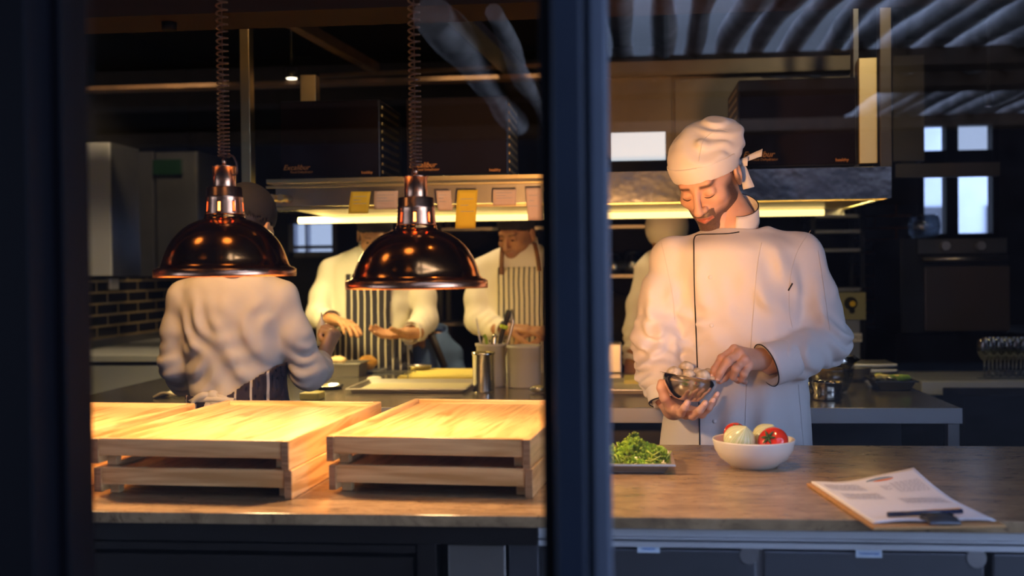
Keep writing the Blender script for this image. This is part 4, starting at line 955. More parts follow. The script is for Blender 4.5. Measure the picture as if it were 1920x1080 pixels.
pan('sheet_pan', a[0], b_[0], a[1], 4.30, .9005, .018, M['alu'], M['pan_white'], 'wide shallow sheet pan at the middle of the prep table')
a = PZ(1130, 740, .90); b_ = PZ(1218, 740, .90)
pan('sheet_pan', a[0], b_[0]+.08, a[1], a[1]+.4, .9005, .018, M['alu'], M['pan_white'], 'shallow sheet pan between the window post and the main chef')
a = PZ(612, 708, .90); b_ = PZ(673, 708, .90)
pan('hotel_pan', a[0], b_[0], a[1], a[1]+.16, .9005, .058, M['steel_dull'], None, 'small deep steel pan with a pale bun, right of the gloved hand', .004, 'pan')
def puff(name, u, v, z, r3, m, label, cat, up=0):
    p = PZ(u, v, z); o = MB().ball((p[0], p[1], z+r3[2]+up), 1.0, 20, 12, r3, wob=.05).build(name, m); return tag(o, label, cat)
puff('bun', 634, 703, .90, (.038, .03, .018), M['bread_pale'], 'pale bun lying in the small deep steel pan', 'bun', up=.045).location.z += 0
a = PZ(680, 700, .90); pan('small_pan', a[0]-.03, a[0]+.08, a[1]-.02, a[1]+.10, .9005, .012, M['steel_dark'], None, 'small dark pan under the golden bread', .004, 'pan')
p = PZ(687, 698, .905); o = MB().ball((p[0], p[1]+.03, .945), 1, 22, 14, (.040, .035, .032), wob=.06).build('bread_roll', M['bread']); tag(o, 'round golden bread roll left of the wire rack', 'bread')
a = PZ(700, 706, .92); rk = MB()
for k in range(15): rk.cyl((a[0]+k*.010, a[1], .93), (a[0]+k*.010, a[1]+.16, .93), .0015, seg=6)
for y in (0, .08, .16): rk.cyl((a[0], a[1]+y, .928), (a[0]+.14, a[1]+y, .928), .002, seg=6)
for x in (0, .14):
    for y in (0, .16): rk.cyl((a[0]+x, a[1]+y, .9005), (a[0]+x, a[1]+y, .928), .002, seg=6)
tag(rk.build('wire_rack', M['steel_dark']), 'small dark wire rack beside the cutting board', 'rack')
p = PZ(783, 694, .922); o = MB().lathe([(.001, .002), (.045, 0), (.055, .016), (.058, .017)], c=(p[0], p[1]+.03, .922), seg=32).build('small_dish', M['steel_bright'], solid=.001); tag(o, 'small shallow metal dish on the cutting board', 'dish')
p = PZ(703, 716, .90); o = MB().ball((p[0], p[1], .912), 1, 14, 8, (.03, .02, .011), wob=.1).build('scrap_paper', M['towel']); tag(o, 'small white crumpled paper between pan and rack', 'paper')
def pot(name, u, v, r_, h_, m, label, z=.90, lip=.004, cat='container'):
    p = PZ(u, v, z); r = empty(name, (p[0], p[1]+r_, z), label, cat)
    MB().lathe([(.001, .001), (r_*.95, 0), (r_, .006), (r_, h_-.012), (r_+lip, h_-.010), (r_+lip+.001, h_), (r_-.003, h_), (r_-.003, .01), (.001, .008)], c=(p[0], p[1]+r_, z+.0006), seg=40).build('vessel', m, r)
    return r, np.array((p[0], p[1]+r_, z))
s_ = MPP(PZ(905, 737, .90))
r, bk = pot('steel_beaker', 905, 738, 21*s_, 76*s_, M['steel_bright'], 'shiny plain steel beaker in front of the two grey containers', lip=.002, cat='beaker')
s_ = MPP(PZ(918, 729, .90))
r, c1 = pot('utensil_crock', 918, 727, 28*s_, 82*s_, M['plastic_grey'], 'grey crock holding tongs and utensils')
s_ = MPP(PZ(980, 730, .90))
r, c2 = pot('utensil_crock', 981, 729, 32*s_, 80*s_, M['plastic_grey'], 'wide grey crock next to the window post'); r.name = 'grey_crock'
MB().cyl((c2[0], c2[1], .93), (c2[0], c2[1], .93+.11), c2[2]*0+.045, seg=20).build('contents', M['food_green'], r)
def ut(name, pts, r_, m, label, cat='utensil', extra=None):
    t_ = empty(name, pts[0], label, cat); MB().tube(smooth_path(pts, 14), r_, 8).build('shaft', m, t_)
    if extra: extra(t_)
    return t_
zt = .93
def pt_(u, v, Y): return tuple(PY(u, v, Y))
Yc = float(c1[1])
ut('tongs', [(c1[0]+.02, Yc, zt), pt_(938, 640, Yc), pt_(948, 605, Yc), pt_(955, 582, Yc)], [.007]*5+[.009]*5+[.012]*4, M['utensil_black'], 'black and steel tongs with a lime band standing in the crock',
   extra=lambda t_: (MB().tube([pt_(944, 616, Yc), pt_(946, 609, Yc)], .0155, 12).build('lime_band', M['utensil_green'], t_), MB().tube([(c1[0]+.03, Yc, zt), pt_(952, 640, Yc), pt_(962, 605, Yc), pt_(958, 580, Yc)], .006, 8).build('arm', M['steel'], t_)))
ut('stirring_stick', [(c1[0]-.02, Yc, zt), pt_(900, 640, Yc), pt_(893, 596, Yc)], .0035, M['steel'], 'thin straight steel stick leaning left out of the crock')
ut('squeeze_pipette', [(c1[0], Yc-.02, zt), pt_(912, 640, Yc), pt_(907, 628, Yc)], .006, M['food_green'], 'short green-topped tool in the crock')
ut('small_whisk', [(c1[0]+.01, Yc-.02, zt), pt_(926, 640, Yc), pt_(930, 628, Yc)], .010, M['steel_bright'], 'small shiny tool head between the stick and the tongs')
# steel holder box left of the main chef
s_ = MPP(PZ(1155, 700, .90)); a = PZ(1128, 700, .90); b_ = PZ(1166, 700, .90)
r = empty('ticket_box', ((a[0]+b_[0])/2, a[1]+.05, .90), 'grey steel box on the table beside the window post', 'box')
MB().box((a[0], a[1], .9006), (b_[0], a[1]+.12, .90+56*s_)).build('box_body', M['steel'], r, bevel=.006)
MB().box((a[0]+.01, a[1]+.01, .90+56*s_), (b_[0]-.01, a[1]+.11, .903+56*s_)).build('box_lid', M['steel_dark'], r)
a = PZ(1170, 712, .92); o = MB().box((a[0], a[1], .9006), (a[0]+.2, a[1]+.2, .92)).build('cutting_board', M['board_yellow'], bevel=.003); tag(o, 'yellow cutting board end peeking out left of the main chef', 'board')
# left: towel and yellow sponge box
p = PZ(333, 745, .905)
def tw(s__, t__): return (p[0]-.09+.19*s__, p[1]-.0+.14*t__, .905+.018*abs(math.sin(s__*3.1))*(1+.4*math.sin(t__*7+s__*9))+.004*math.sin(13*s__))
o = MB().grid(tw, 26, 14).build('folded_towel', M['towel'], solid=.006); tag(o, 'white folded towel on the table at the left cook\'s side', 'towel')
a = PZ(558, 752, .90); o = MB().box((a[0], a[1]+.02, .9006), (a[0]+.07, a[1]+.10, .925)).build('yellow_box', M['board_yellow'], bevel=.005); tag(o, 'low yellow box under the left cook\'s right elbow', 'box')
p = PZ(612, 730, .90); o = MB().lathe([(.001, 0), (.05, 0), (.06, .012), (.062, .013)], c=(p[0], p[1]+.03, .9006), seg=28).build('small_dish', M['steel_bright'], solid=.001); tag(o, 'small metal dish right of the left cook\'s sleeve', 'dish')
p = PZ(1008, 738, .90); o = MB().ball((p[0], p[1]+.02, .915), 1, 16, 10, (.03, .025, .014), wob=.15).build('crumpled_foil', M['foil']); tag(o, 'crumpled foil on the table right beside the window post', 'foil')
# right cluster
s_ = MPP(PZ(1565, 735, .90))
bowl('mixing_bowl', 1563, 738, TBZ, 40*s_, 44*s_, M['drink_glass'], 'large clear mixing bowl behind the small steel pot', thick=.003)
p = PZ(1563, 738, TBZ); o = MB().ball((p[0], p[1]+.06, .965), 1, 18, 10, (.05, .05, .028), wob=.1).build('cut_peppers', M['bread']); tag(o, 'orange food inside the large clear mixing bowl', 'food')
pb = (p[0], p[1]+.035)
o = MB().lathe([(.001, 0), (.05, 0), (.085, .03), (35*s_, 22*s_), (37*s_, 23*s_)], c=(pb[0]+.015, pb[1]+.02, .9006+45*s_), seg=40).build('steel_bowl', M['steel_bright'], solid=.0015); tag(o, 'steel bowl stacked on top of the clear mixing bowl', 'bowl')
o = MB().ball((pb[0]+.02, pb[1]+.02, .9006+60*s_), 1, 16, 10, (.045, .045, .03), wob=.15).build('crumpled_foil', M['foil']); tag(o, 'crumpled golden foil inside the stacked steel bowl', 'foil')
s_ = MPP(PZ(1555, 752, .90))
bowl('steel_pot', 1555, 752, TBZ, 28*s_, 34*s_, M['steel_bright'], 'small steel pot at the front of the prep table, right of the main chef', 'pot', foot=.75, rim=.003)
bowl('dark_bowl', 1612, 716, TBZ, 26*s_, 30*s_, M['steel_dark'], 'dark bowl with a bright rim behind the clear mixing bowl')
p = PZ(1512, 745, .90); o = MB().ball((p[0], p[1]+.02, .925), 1, 16, 10, (.035, .03, .025), wob=.15).build('crumpled_foil', M['foil']); tag(o, 'golden foil lump touching the main chef\'s right side', 'foil')
a = PZ(1643, 733, .90); b_ = PZ(1718, 733, .90)
pan('black_tray', a[0], b_[0], a[1], a[1]+.16, .9005, .034, M['black'], None, 'small black tray of leaves near the table\'s right end', .016, 'tray')
for k in range(14):
    x = a[0]+.02+RNG.uniform(0, 1)*(b_[0]-a[0]-.04); y = a[1]+.03+RNG.uniform(0, .1)
    o = MB().ball((x, y, .935+RNG.uniform(0, .012)), 1, 12, 8, (.016, .013, .010), wob=.3).build('leaf_clump', M['food_green'] if k % 3 else M['food_yellow']); tag(o, 'leafy clump of greens in the small black tray', 'greens', 'greens in the small black tray')
o = MB().tube(smooth_path([tuple(PZ(1622, 705, .93)), tuple(PZ(1650, 706, .945)), tuple(PZ(1672, 711, .94))], 10), .004, 8).build('serving_spoon', M['steel_bright']); tag(o, 'steel spoon resting on the small black tray', 'spoon')
a = PZ(1606, 712, .90); b_ = PZ(1690, 712, .90)
for k in range(3):
    o = MB().box((a[0], a[1]+.05, .9006+k*.021), (b_[0], a[1]+.25, .9006+k*.021+.014)).build('flat_pan', M['alu'], bevel=.004); tag(o, ['lowest', 'middle', 'topmost'][k]+' flat metal pan of the stack behind the black tray', 'pan', 'stacked flat pans on the prep table')

# ------------------------------------------------------------------ things on the serving counter
a = PZ(1128, 888, GZ); b_ = PZ(1255, 888, GZ)
pan('metal_tray', a[0]-.02, b_[0]+.004, a[1]-.006, a[1]+.155, GZ+.0006, .021, M['alu'], None, 'small aluminium tray heaped with parsley on the counter', .014)
pc = np.array([(a[0]+b_[0])/2-.004, a[1]+.075, GZ])
lf = MB(); rn = np.random.default_rng(3)
def frond(mb, c, s__, R):
    # a curly three-lobed leaf as a ruffled fan with thickness
    n = 14; vs = [c]
    for k in range(n+1):
        an = -1.5+3.0*k/n; rr = s__*(.75+.35*abs(math.sin(an*2.5+.3)))*(1+.18*(-1)**k); vs.append(R @ Vector((math.sin(an)*rr, math.cos(an)*rr, s__*.35*math.sin(k*2.2)))+c)
    mb.add(vs, [(0, k+1, k+2) for k in range(n)], False)
for k in range(1250):
    an = rn.uniform(0, 2*PI); rr = math.sqrt(rn.uniform(0, 1)); x = pc[0]+math.cos(an)*rr*.080; y = pc[1]+math.sin(an)*rr*.062
    hgt = .046*(1-rr**3)*(.8+.25*math.sin(x*90)+.15*math.sin(y*140))+.012
    z = GZ+.004+hgt*(rn.uniform(.35, 1)**.5)
    R = Matrix.Rotation(rn.uniform(0, 6.28), 3, 'Z') @ Matrix.Rotation(rn.uniform(-1.3, 1.3), 3, 'X') @ Matrix.Rotation(rn.uniform(-1, 1), 3, 'Y')
    frond(lf, Vector((x, y, z)), rn.uniform(.0045, .0085), R)
o = lf.build('chopped_parsley', M['parsley'], solid=.0003); tag(o, 'heap of curly green parsley on the small aluminium tray', 'parsley', kind='stuff')
st = MB()
for k in range(26):
    x = pc[0]+rn.uniform(-.07, .07); y = pc[1]+rn.uniform(-.06, .03); z = GZ+.012+rn.uniform(0, .02); v = Vector((rn.uniform(-1, 1), rn.uniform(-.6, .6), rn.uniform(-.2, .7))).normalized()*.025
    st.tube([(x, y, z), tuple(Vector((x, y, z))+v)], .0012, 6)
o = st.build('parsley_stems', M['parsley_stem']); tag(o, 'loose pale green parsley stems sticking out of the heap', 'parsley', kind='stuff')
# big bowl with vegetables
pbw = PZ(1417, 880, GZ); s_ = MPP(pbw); R_ = 77*s_; hb = 53*s_; cy = pbw[1]+R_*.42; cxb = pbw[0]
o = MB().lathe([(.001, .004), (R_*.50, .003), (R_*.52, 0), (R_*.56, 0), (R_*.62, .006), (R_*.82, hb*.30), (R_*.95, hb*.62), (R_, hb-.003), (R_*.995, hb), (R_*.965, hb-.002), (R_*.90, hb*.60), (R_*.74, hb*.28), (R_*.4, hb*.14), (.001, hb*.13)], c=(cxb, cy, GZ+.0005), seg=72).build('serving_bowl', M['ceramic']); tag(o, 'cream stoneware bowl of tomatoes and onions on the counter', 'bowl')
def tomato(u, v, Y, r_, label, rot=0):
    p = PY(u, v, Y); r = empty('tomato', p, label, 'tomato')
    prof = []
    for k in range(17):
        an = PI*k/16; rr = math.sin(an)*(1.0); zz = -math.cos(an)*.80
        if k > 12: zz -= .10*(k-12)/4
        prof.append((max(rr, .001)*r_, zz*r_))
    R = Matrix.Rotation(rot, 3, 'Y') @ Matrix.Rotation(.80, 3, 'X')
    b = MB().lathe(prof, c=p, seg=40, R=R); 
    b.build('flesh', M['tomato'], r)
    top = Vector(tuple(p)) + R @ Vector((0, 0, r_*.70)); st_ = MB()
    for k in range(6):
        an = k*PI/3+.2; e1 = top+R @ Vector((math.cos(an)*r_*.30, math.sin(an)*r_*.30, r_*.06)); e2 = top+R @ Vector((math.cos(an)*r_*.52, math.sin(an)*r_*.52, r_*.10 if k % 2 else -.02*r_))
        st_.tube([top+R @ Vector((0, 0, r_*.04)), e1, e2], [.0030, .0026, .0006], 6)
    st_.tube([top, top+R @ Vector((0, 0, r_*.25))], .0022, 6); st_.build('calyx', M['tomato_stem'], r)
def onion(u, v, Y, r_, label):
    p = PY(u, v, Y); prof = []
    for k in range(19):
        an = PI*k/18; prof.append((max(math.sin(an), .001)*r_, -math.cos(an)*r_*.84 + (r_*.22*max(0, (k-14)/4)**2 if k > 14 else 0)))
    o = MB().lathe(prof, c=(0, 0, 0), seg=40).build('onion', M['onion']); o.location = tuple(p); o.rotation_euler = (.5, .25, .3); return tag(o, label, 'onion')
onion(1387, 825, cy-.010, 31*s_, 'pale green-white onion at the front left of the stoneware bowl')
tomato(1449, 829, cy-.022, 29.5*s_, 'red tomato with green stalk at the front right of the bowl', rot=-.75)
tomato(1379, 813, cy+.048, 23*s_, 'red tomato behind the front left onion, only its top showing', rot=.2)
onion(1438, 819, cy+.040, 28*s_, 'yellowish onion behind the red stalked tomato')
# clipboard
c0 = PZ(1568, 909, GZ+.004); c1_ = PZ(1637, 990, GZ+.004); c2_ = PZ(1887, 986, GZ+.004)
cl = empty('clipboard', c1_, 'brown clipboard with a printed recipe sheet lying at the counter edge', 'clipboard')
ex = Vector(tuple(c2_-c1_)).normalized(); ey = Vector(tuple(c0-c1_)); ey = (ey-ex*ey.dot(ex)); Lc = ey.length; ey.normalize(); Wc = (Vector(tuple(c2_-c1_))).length; ez = Vector((0, 0, 1))
def CL(a_, b__, z_=0): return Vector((c1_[0], c1_[1], GZ+.0006)) + ex*(a_*Wc) + ey*(b__*Lc*1.05) + ez*z_
def quad(name, a0, b0, a1, b1, z0, z1, m, par, bev=0):
    lo, hi = [CL(*q) for q in ((a0, b0), (a1, b0), (a1, b1), (a0, b1))], None
    vs = [q+ez*z0 for q in lo]+[q+ez*z1 for q in lo]
    return MB().add(vs, [(0, 3, 2, 1), (4, 5, 6, 7), (0, 1, 5, 4), (1, 2, 6, 5), (2, 3, 7, 6), (3, 0, 4, 7)]).build(name, m, par, bevel=bev)
quad('board', 0, 0, 1, 1, 0, .0045, M['clipwood'], cl, .001)
def psheet(dz, lift):
    def fn(s__, t__):
        cr = lift*.028*max(0, (s__*.75+t__-1.15))**1.6*2.2 + .0012*math.sin(s__*9+dz*900)*t__
        fr_ = .004*max(0, 1-t__*8)*abs(math.sin(s__*6))
        return CL(.035+.93*s__, .055+.935*t__, .0052+dz+cr+fr_)
    return fn
for k in range(3): MB().grid(psheet(k*.0009, .55+.2*k), 24, 28).build('paper_sheet', M['paper'], cl, solid=.0002)
def on_sheet(s__, t__): return psheet(.0018, .95)(s__, t__)+ez*.0005
rn2 = np.random.default_rng(5)
prt = MB()
def line(s0, s1, t__):
    s__ = s0
    while s__ < s1:
        w_ = rn2.uniform(.018, .05); e_ = min(s__+w_, s1); q = [on_sheet(s__, t__), on_sheet(e_, t__), on_sheet(e_, t__+.007), on_sheet(s__, t__+.007)]; prt.add(q, [(0, 1, 2, 3)]); s__ = e_+.010
for k in range(9): line(.07, .40, .90-k*.019)
for k in range(8): line(.10, .44, .66-k*.019)
for k in range(5): line(.56, .62+.03*(k % 2), .82-k*.021)
for k in range(9): line(.66, .94, .84-k*.021)
for k in range(7): line(.54, .93, .52-k*.019)
prt.build('printed_text', M['ink'], cl)
lg = MB(); ctr = (.62, .925)
lg.add([on_sheet(*ctr)]+[on_sheet(ctr[0]+.13*math.cos(x), ctr[1]+.035*math.sin(x)) for x in np.linspace(0, PI, 16)], [(0, k+1, k+2) for k in range(15)]); lg.build('printed_emblem', M['ink_teal'], cl)
lg = MB(); lg.add([on_sheet(*ctr)]+[on_sheet(ctr[0]+.03+.10*math.cos(x), ctr[1]-.004+.026*math.sin(x)) for x in np.linspace(PI, 2*PI, 12)], [(0, k+1, k+2) for k in range(11)]); lg.build('printed_emblem_band', M['ink_orange'], cl)
# clip
ck = MB(); ck.grid(lambda s__, t__: CL(.42+.24*s__, -.005+.12*t__, .008+.010*math.sin(t__*PI)*(.6+.4*math.sin(s__*PI))), 14, 8); ck.build('clip_plate', M['steel_dark'], cl, solid=.0015)
MB().cyl(CL(.42, .09, .013), CL(.66, .09, .013), .0055, seg=14).build('clip_barrel', M['black'], cl)
pn = empty('pen', CL(.25, .15, .012), 'navy pen lying across the clipboard clip', 'pen')
MB().cyl(CL(.19, .13, .0135), CL(.78, .15, .0155), .0042, seg=16).build('barrel', M['pen'], pn)
MB().cyl(CL(.50, .142, .0180), CL(.76, .150, .0200), .0012, seg=8).build('pocket_clip', M['gold_print'], pn)
# ================================================================== PEOPLE
def rows(lst, Y, ycs=None):
    out = []
    for i, r in enumerate(lst):
        u, v, hw, ry = r[:4]; yc = Y + (r[4] if len(r) > 4 else 0); p = PY(u, v, yc); out.append((p[0], p[1], p[2], hw*MPP(p), ry))
    return out
def pxa(lst):
    """arm joints given as (u, v, Y, radius in px)"""
    return [(PY(u, v, Y), r*MPP(PY(u, v, Y))) for (u, v, Y, r) in lst]
def head_part(o, R, sc, h, beard):
    F = Field(o-.17*sc, o+np.array([.17, .17, .16])*sc, h); F.frame(R, o, sc); head_shape(F); P, Q = F.mesh(); a, b = head_masks(P, R, o, sc, beard)
    return P, Q, a, b
def garment(secs, arms, h, rot=0, folds=(), k=.018, hollow=True, p=2.3, arm_folds=.0035, kk=.03):
    A = np.array([s[:3] for s in secs]); rr = max(max(s[3], s[4]) for s in secs)
    pts = [A.min(0)-rr-.03, A.max(0)+rr+.03]
    for arm in arms:
        for q, r in arm: pts += [q-r-.03, q+r+.03]
    lo = np.min(pts, 0); hi = np.max(pts, 0); lo[2] = max(lo[2], min(s[2] for s in secs)-.03)
    F = Field(lo, hi, h); F.loft(secs, k=0, rot=rot, p=p)
    G = Field(lo, hi, h)
    for arm in arms:
        G2 = Field(lo, hi, h); G2.chain([a[0] for a in arm], [a[1] for a in arm], k=kk)
        e0, r0 = arm[-1]; e1, r1 = arm[-2]; ax = (e0-e1)/np.linalg.norm(e0-e1)
        if hollow:
            G2.cap(e0-ax*.035, e0+ax*.03, r0*.78, r0*.86, k=0, mode='s')
        G2.plane(e0, ax, e0-r0*1.6, e0+r0*1.6)
        np.minimum(G.D, G2.D, out=G.D)
        if arm_folds:
            for (a, b, j) in ((arm[-3], arm[-2], 0), (arm[-2], arm[-1], 1)):
                G.fold(a[0]*.35+b[0]*.65 if j == 0 else a[0]*.6+b[0]*.4, .085, b[0]-a[0], .045, arm_folds, 1.2, ph=j*2)
    F.comb((slice(None),)*3, G.D, k, 'u')
    for f in folds: F.fold(*f)
    return F.mesh()
def person(label, base, parts, skin, group=None):
    r = empty('person', base, label, 'person', group)
    V = []; Fc = []; L = []; S = []; o = 0
    for q in parts:
        P, Q = q[0], q[1]; V.append(P); Fc.append(Q+o); o += len(P)
        L.append(q[2] if len(q) > 2 else np.zeros(len(P))); S.append(q[3] if len(q) > 2 else np.zeros(len(P)))
    add_mesh_obj('body', np.concatenate(V), np.concatenate(Fc), skin, r, attrs=dict(lips=np.concatenate(L), stubble=np.concatenate(S)))
    return r
def inner_body(secs, arms, head_o, base, rot=0, h=.014, hip=.92):
    """trunk, arms and legs under the clothes, continuous up into the neck"""
    zt = max(s[2] for s in secs); lo = np.array([base[0]-.45, base[1]-.45, 0.0]); hi = np.array([base[0]+.45, base[1]+.45, max(zt, head_o[2])])
    F = Field(lo, hi, h); F.loft(secs, k=0, rot=rot, grow=-.028)
    for arm in arms: F.chain([a[0] for a in arm], [max(.022, a[1]-.020) for a in arm], k=.02)
    top = max(secs, key=lambda s: s[2]); F.cap((top[0], top[1], top[2]-.05), head_o-np.array([0, 0, .06]), .045, .042, k=.03)
    bot = min(secs, key=lambda s: s[2]); c_, s_ = math.cos(rot), math.sin(rot)
    for sg in (-1, 1):
        dx = .085*sg; F.chain([(bot[0]+dx*c_, bot[1]+dx*s_, bot[2]+.02), (bot[0]+dx*1.1*c_, bot[1]+dx*s_, .50), (bot[0]+dx*1.2*c_, bot[1]+dx*s_, .10)], [.078, .052, .036], k=.03)
    return F.mesh()
def trousers(r, secs, rot=0, face=-1, m='trouser'):
    bot = min(secs, key=lambda s: s[2]); c_, s_ = math.cos(rot), math.sin(rot)
    F = Field((bot[0]-.3, bot[1]-.3, 0.0), (bot[0]+.3, bot[1]+.3, bot[2]+.22), .012)
    F.ell((bot[0], bot[1], bot[2]+.03), (bot[3]*.93, bot[4]*.93, .12), k=.03)
    for sg in (-1, 1):
        dx = .085*sg; F.chain([(bot[0]+dx*c_, bot[1]+dx*s_, bot[2]-.02), (bot[0]+dx*1.1*c_, bot[1]+dx*s_, .50), (bot[0]+dx*1.2*c_, bot[1]+dx*s_, .10)], [.098, .080, .062], k=.02)
    P, Q = F.mesh(); add_mesh_obj('trousers', P, Q, M[m], r)
    for sg in (-1, 1):
        dx = .085*1.2*sg; MB().ball((bot[0]+dx*c_, bot[1]+dx*s_+face*.05, .045), 1, 18, 10, (.048, .13, .045)).build('shoe', M['black'], r)
def cap_hat(r, o, R, sc, m, h, front=.040, back=-.015, rad=(.086, .106, .094), cen=(0, .020, .052), puff=None, name='cap', folds=()):
    F = Field(o-.2, o+np.array([.2, .2, .22]), h); F.frame(R, o, sc); F.ell(cen, rad, k=0)
    if puff: F.ell(puff[0], puff[1], k=.04)
    for f in folds: F.fold(*f)
    n = np.array([0, -(front-back), -.2]); n = np.array([0, (back-front)/.2, -1.0]); F.plane((0, -.1, front), n)
    F.ell((0, .018, .038), (.0775, .0975, .0845), k=0, mode='s')
    P, Q = F.mesh(); return add_mesh_obj(name, P, Q, m, r)
def face_bits(r, o, R, sc, brow_m='brow', eyes='closed'):
    T = lambda p: R @ (np.array(p)*sc)+o
    for s in (-1, 1):
        if eyes == 'closed':
            MB().tube([T((s*(.018+.026*t), -.0985+.0085*t*t+.001, -.0075+.004*math.sin(t*PI)*-1)) for t in np.linspace(0, 1, 8)], [.0004, .0009, .0012, .0013, .0013, .0012, .0009, .0004], 6).build('eyelashes', M['brow'], r)
        else:
            MB().ball(T((s*.031, -.0960, -.002)), .0062*sc, 12, 8, (1.3, .5, .65)).build('eye', M['eye'], r)
def hair_patch(r, o, R, sc, h=.003, zlo=-.05):
    F = Field(o-.16, o+.16, h); F.frame(R, o, sc); F.ell((0, .024, .030), (.0770, .0935, .088), k=0)
    F.cap((0, .055, -.02), (0, .050, -.065), .054, .046, k=.02)
    F.plane((0, 0, .03), (0, 0, 1)); F.plane((0, -.012, 0), (0, -1, 0)); F.plane((0, 0, zlo), (0, 0, -1))
    for s in (-1, 1): F.ell((s*.088, .010, -.018), (.03, .026, .034), k=0, mode='s')
    P, Q = F.mesh(); return add_mesh_obj('hair', P, Q, M['hair'], r)
def apron_shell(r, secs, m, rot, hw, ztop, zbot, h=.008, grow=.012, name='apron', back=False, cutfn=None):
    ss = sorted(secs, key=lambda s: s[2]); A = np.array(ss); rr = A[:, 3:5].max()+.05
    F = Field((A[:, 0].min()-rr, A[:, 1].min()-rr, zbot-.02), (A[:, 0].max()+rr, A[:, 1].max()+rr, ztop+.02), h)
    fn = cutfn or (lambda u, v, z: np.maximum(np.abs(u)-hw-np.clip((ztop-.22-z)*.6, 0, .10), v+.01))
    if zbot < ss[0][2]: ss = [(ss[0][0], ss[0][1], zbot-.05, ss[0][3], ss[0][4])]+ss
    F.loft(ss, k=0, rot=rot, grow=grow, zlo=zbot, zhi=ztop, cut=fn); F.loft(ss, k=0, rot=rot, grow=grow-.009, mode='s', zlo=zbot-.1, zhi=ztop+.1)
    P, Q = F.mesh(); return add_mesh_obj(name, P, Q, m, r)
def cuff(r, arm, m, pip, ext=.012, back_=.05, lift=.014, th0=0, scl=1.08, name='cuff', tip=.0):
    e0, r0 = arm[-1]; e1, _ = arm[-2]; ax = (e0-e1)/np.linalg.norm(e0-e1); u = np.cross(ax, [0, 1, 0]); u /= np.linalg.norm(u); w_ = np.cross(ax, u)
    def fn(s__, t__):
        th = 2*PI*s__; e_ = ext+lift*math.cos(th-th0)+tip*max(0, math.cos(th-th0))**8; d = -back_+(back_+e_)*t__; rad = r0*scl*(1+.08*t__)
        return e0+ax*d+(u*math.cos(th)+w_*math.sin(th))*rad
    o = MB().grid(fn, 40, 6).build(name, m, r, solid=.0018)
    if pip: MB().tube([fn(k/60, 1.0) for k in range(60)], .0014, 6, closed=True).build('cuff_piping', M['piping'], o)
    return o
def collar(r, c, rx, ry, zf, zb, hgt, m, pip, gap=.18, th_open=-PI/2, lean=.0):
    def fn(s__, t__):
        th = th_open+gap+(2*PI-2*gap)*s__; k_ = (1+math.sin(th))/2
        return np.array([c[0]+rx*math.cos(th)*(1-.08*t__)+lean*t__, c[1]+ry*math.sin(th)*(1-.06*t__), zf+(zb-zf)*k_+hgt*t__])
    o = MB().grid(fn, 40, 4).build('collar', m, r, solid=.003)
    if pip: MB().tube([fn(k/50, 1.0) for k in range(51)], .0016, 6).build('collar_piping', M['piping'], o)
    return o
def hand_part(wrist, fingers, thumb, h, sc=1.0, forearm=None):
    allp = np.array([wrist]+[p for f in fingers for p in f]+list(thumb)+([forearm] if forearm is not None else []))
    F = Field(allp.min(0)-.035, allp.max(0)+.035, h); hand_from_joints(F, wrist, fingers, thumb, sc)
    if forearm is not None: F.cap(forearm, wrist, .027*sc, .0225*sc, k=.015)
    return F.mesh()

# ------------------------------------------------------------------ main chef
CY = 2.92
secs1 = rows([(1384, 430, 48, .060, .035), (1384, 444, 88, .082, .012), (1383, 462, 122, .105), (1383, 500, 128, .118), (1383, 560, 123, .125), (1384, 625, 121, .122), (1382, 720, 129, .122), (1379, 800, 138, .128), (1378, 850, 142, .132), (1378, 905, 143, .132)], CY)
armR = pxa([(1440, 452, 2.93, 26), (1500, 478, 2.92, 39), (1532, 560, 2.90, 37), (1550, 640, 2.87, 41), (1500, 668, 2.82, 38), (1440, 684, 2.765, 35)])
armL = pxa([(1320, 456, 2.93, 24), (1262, 486, 2.92, 38), (1240, 560, 2.89, 38), (1228, 640, 2.86, 40), (1238, 700, 2.82, 38), (1254, 752, 2.775, 31)])
c1_base = np.array([secs1[-1][0], CY, 0])
fo1 = [(PY(1340, 520, 2.80), .15, (.9, 0, .5), .12, .007, 1.4), (PY(1440, 600, 2.80), .14, (.5, 0, .9), .10, .008, 1.7), (PY(1400, 780, 2.80), .16, (1, 0, .15), .085, .009, 1.2), (PY(1430, 520, 2.80), .10, (.9, 0, -.3), .06, .0035, 1.8),
       (PY(1285, 600, 2.82), .09, (.7, 0, -.7), .055, .008, 1.8), (PY(1490, 500, 2.82), .10, (.8, 0, .6), .065, .009, 1.6), (PY(1590, 640, 2.86), .10, (.25, 0, 1), .042, .009, 1.9), (PY(1500, 670, 2.78), .09, (1, 0, .5), .05, .006, 1.7), (PY(1560, 560, 2.85), .10, (.9, 0, .5), .06, .007, 1.5),
       (PY(1215, 690, 2.80), .09, (-.2, 0, 1), .040, .010, 1.8), (PY(1240, 560, 2.84), .12, (.8, 0, .35), .07, .009, 1.6), (PY(1235, 640, 2.8), .07, (.1, 0, 1), .035, .006, 2.0)]
h_o = PY(1325, 331, 2.93); h_R = rot_mat(-26, 32, -6); h_s = .985
P, Q, la, sa = head_part(h_o, h_R, h_s, .0023, 1.0)
up_c = np.array([h_R @ [0, .040, -.13]])[0]*h_s+h_o
Fn = Field(PY(1375, 440, 2.95)-.13, PY(1375, 380, 2.95)+.13, .005)
Fn.cap(h_o+h_R @ np.array([0, .030, -.05])*h_s, PY(1378, 425, 2.95), .050, .060, k=.02); Pn, Qn = Fn.mesh()
wr2 = PY(1428, 672, 2.765)
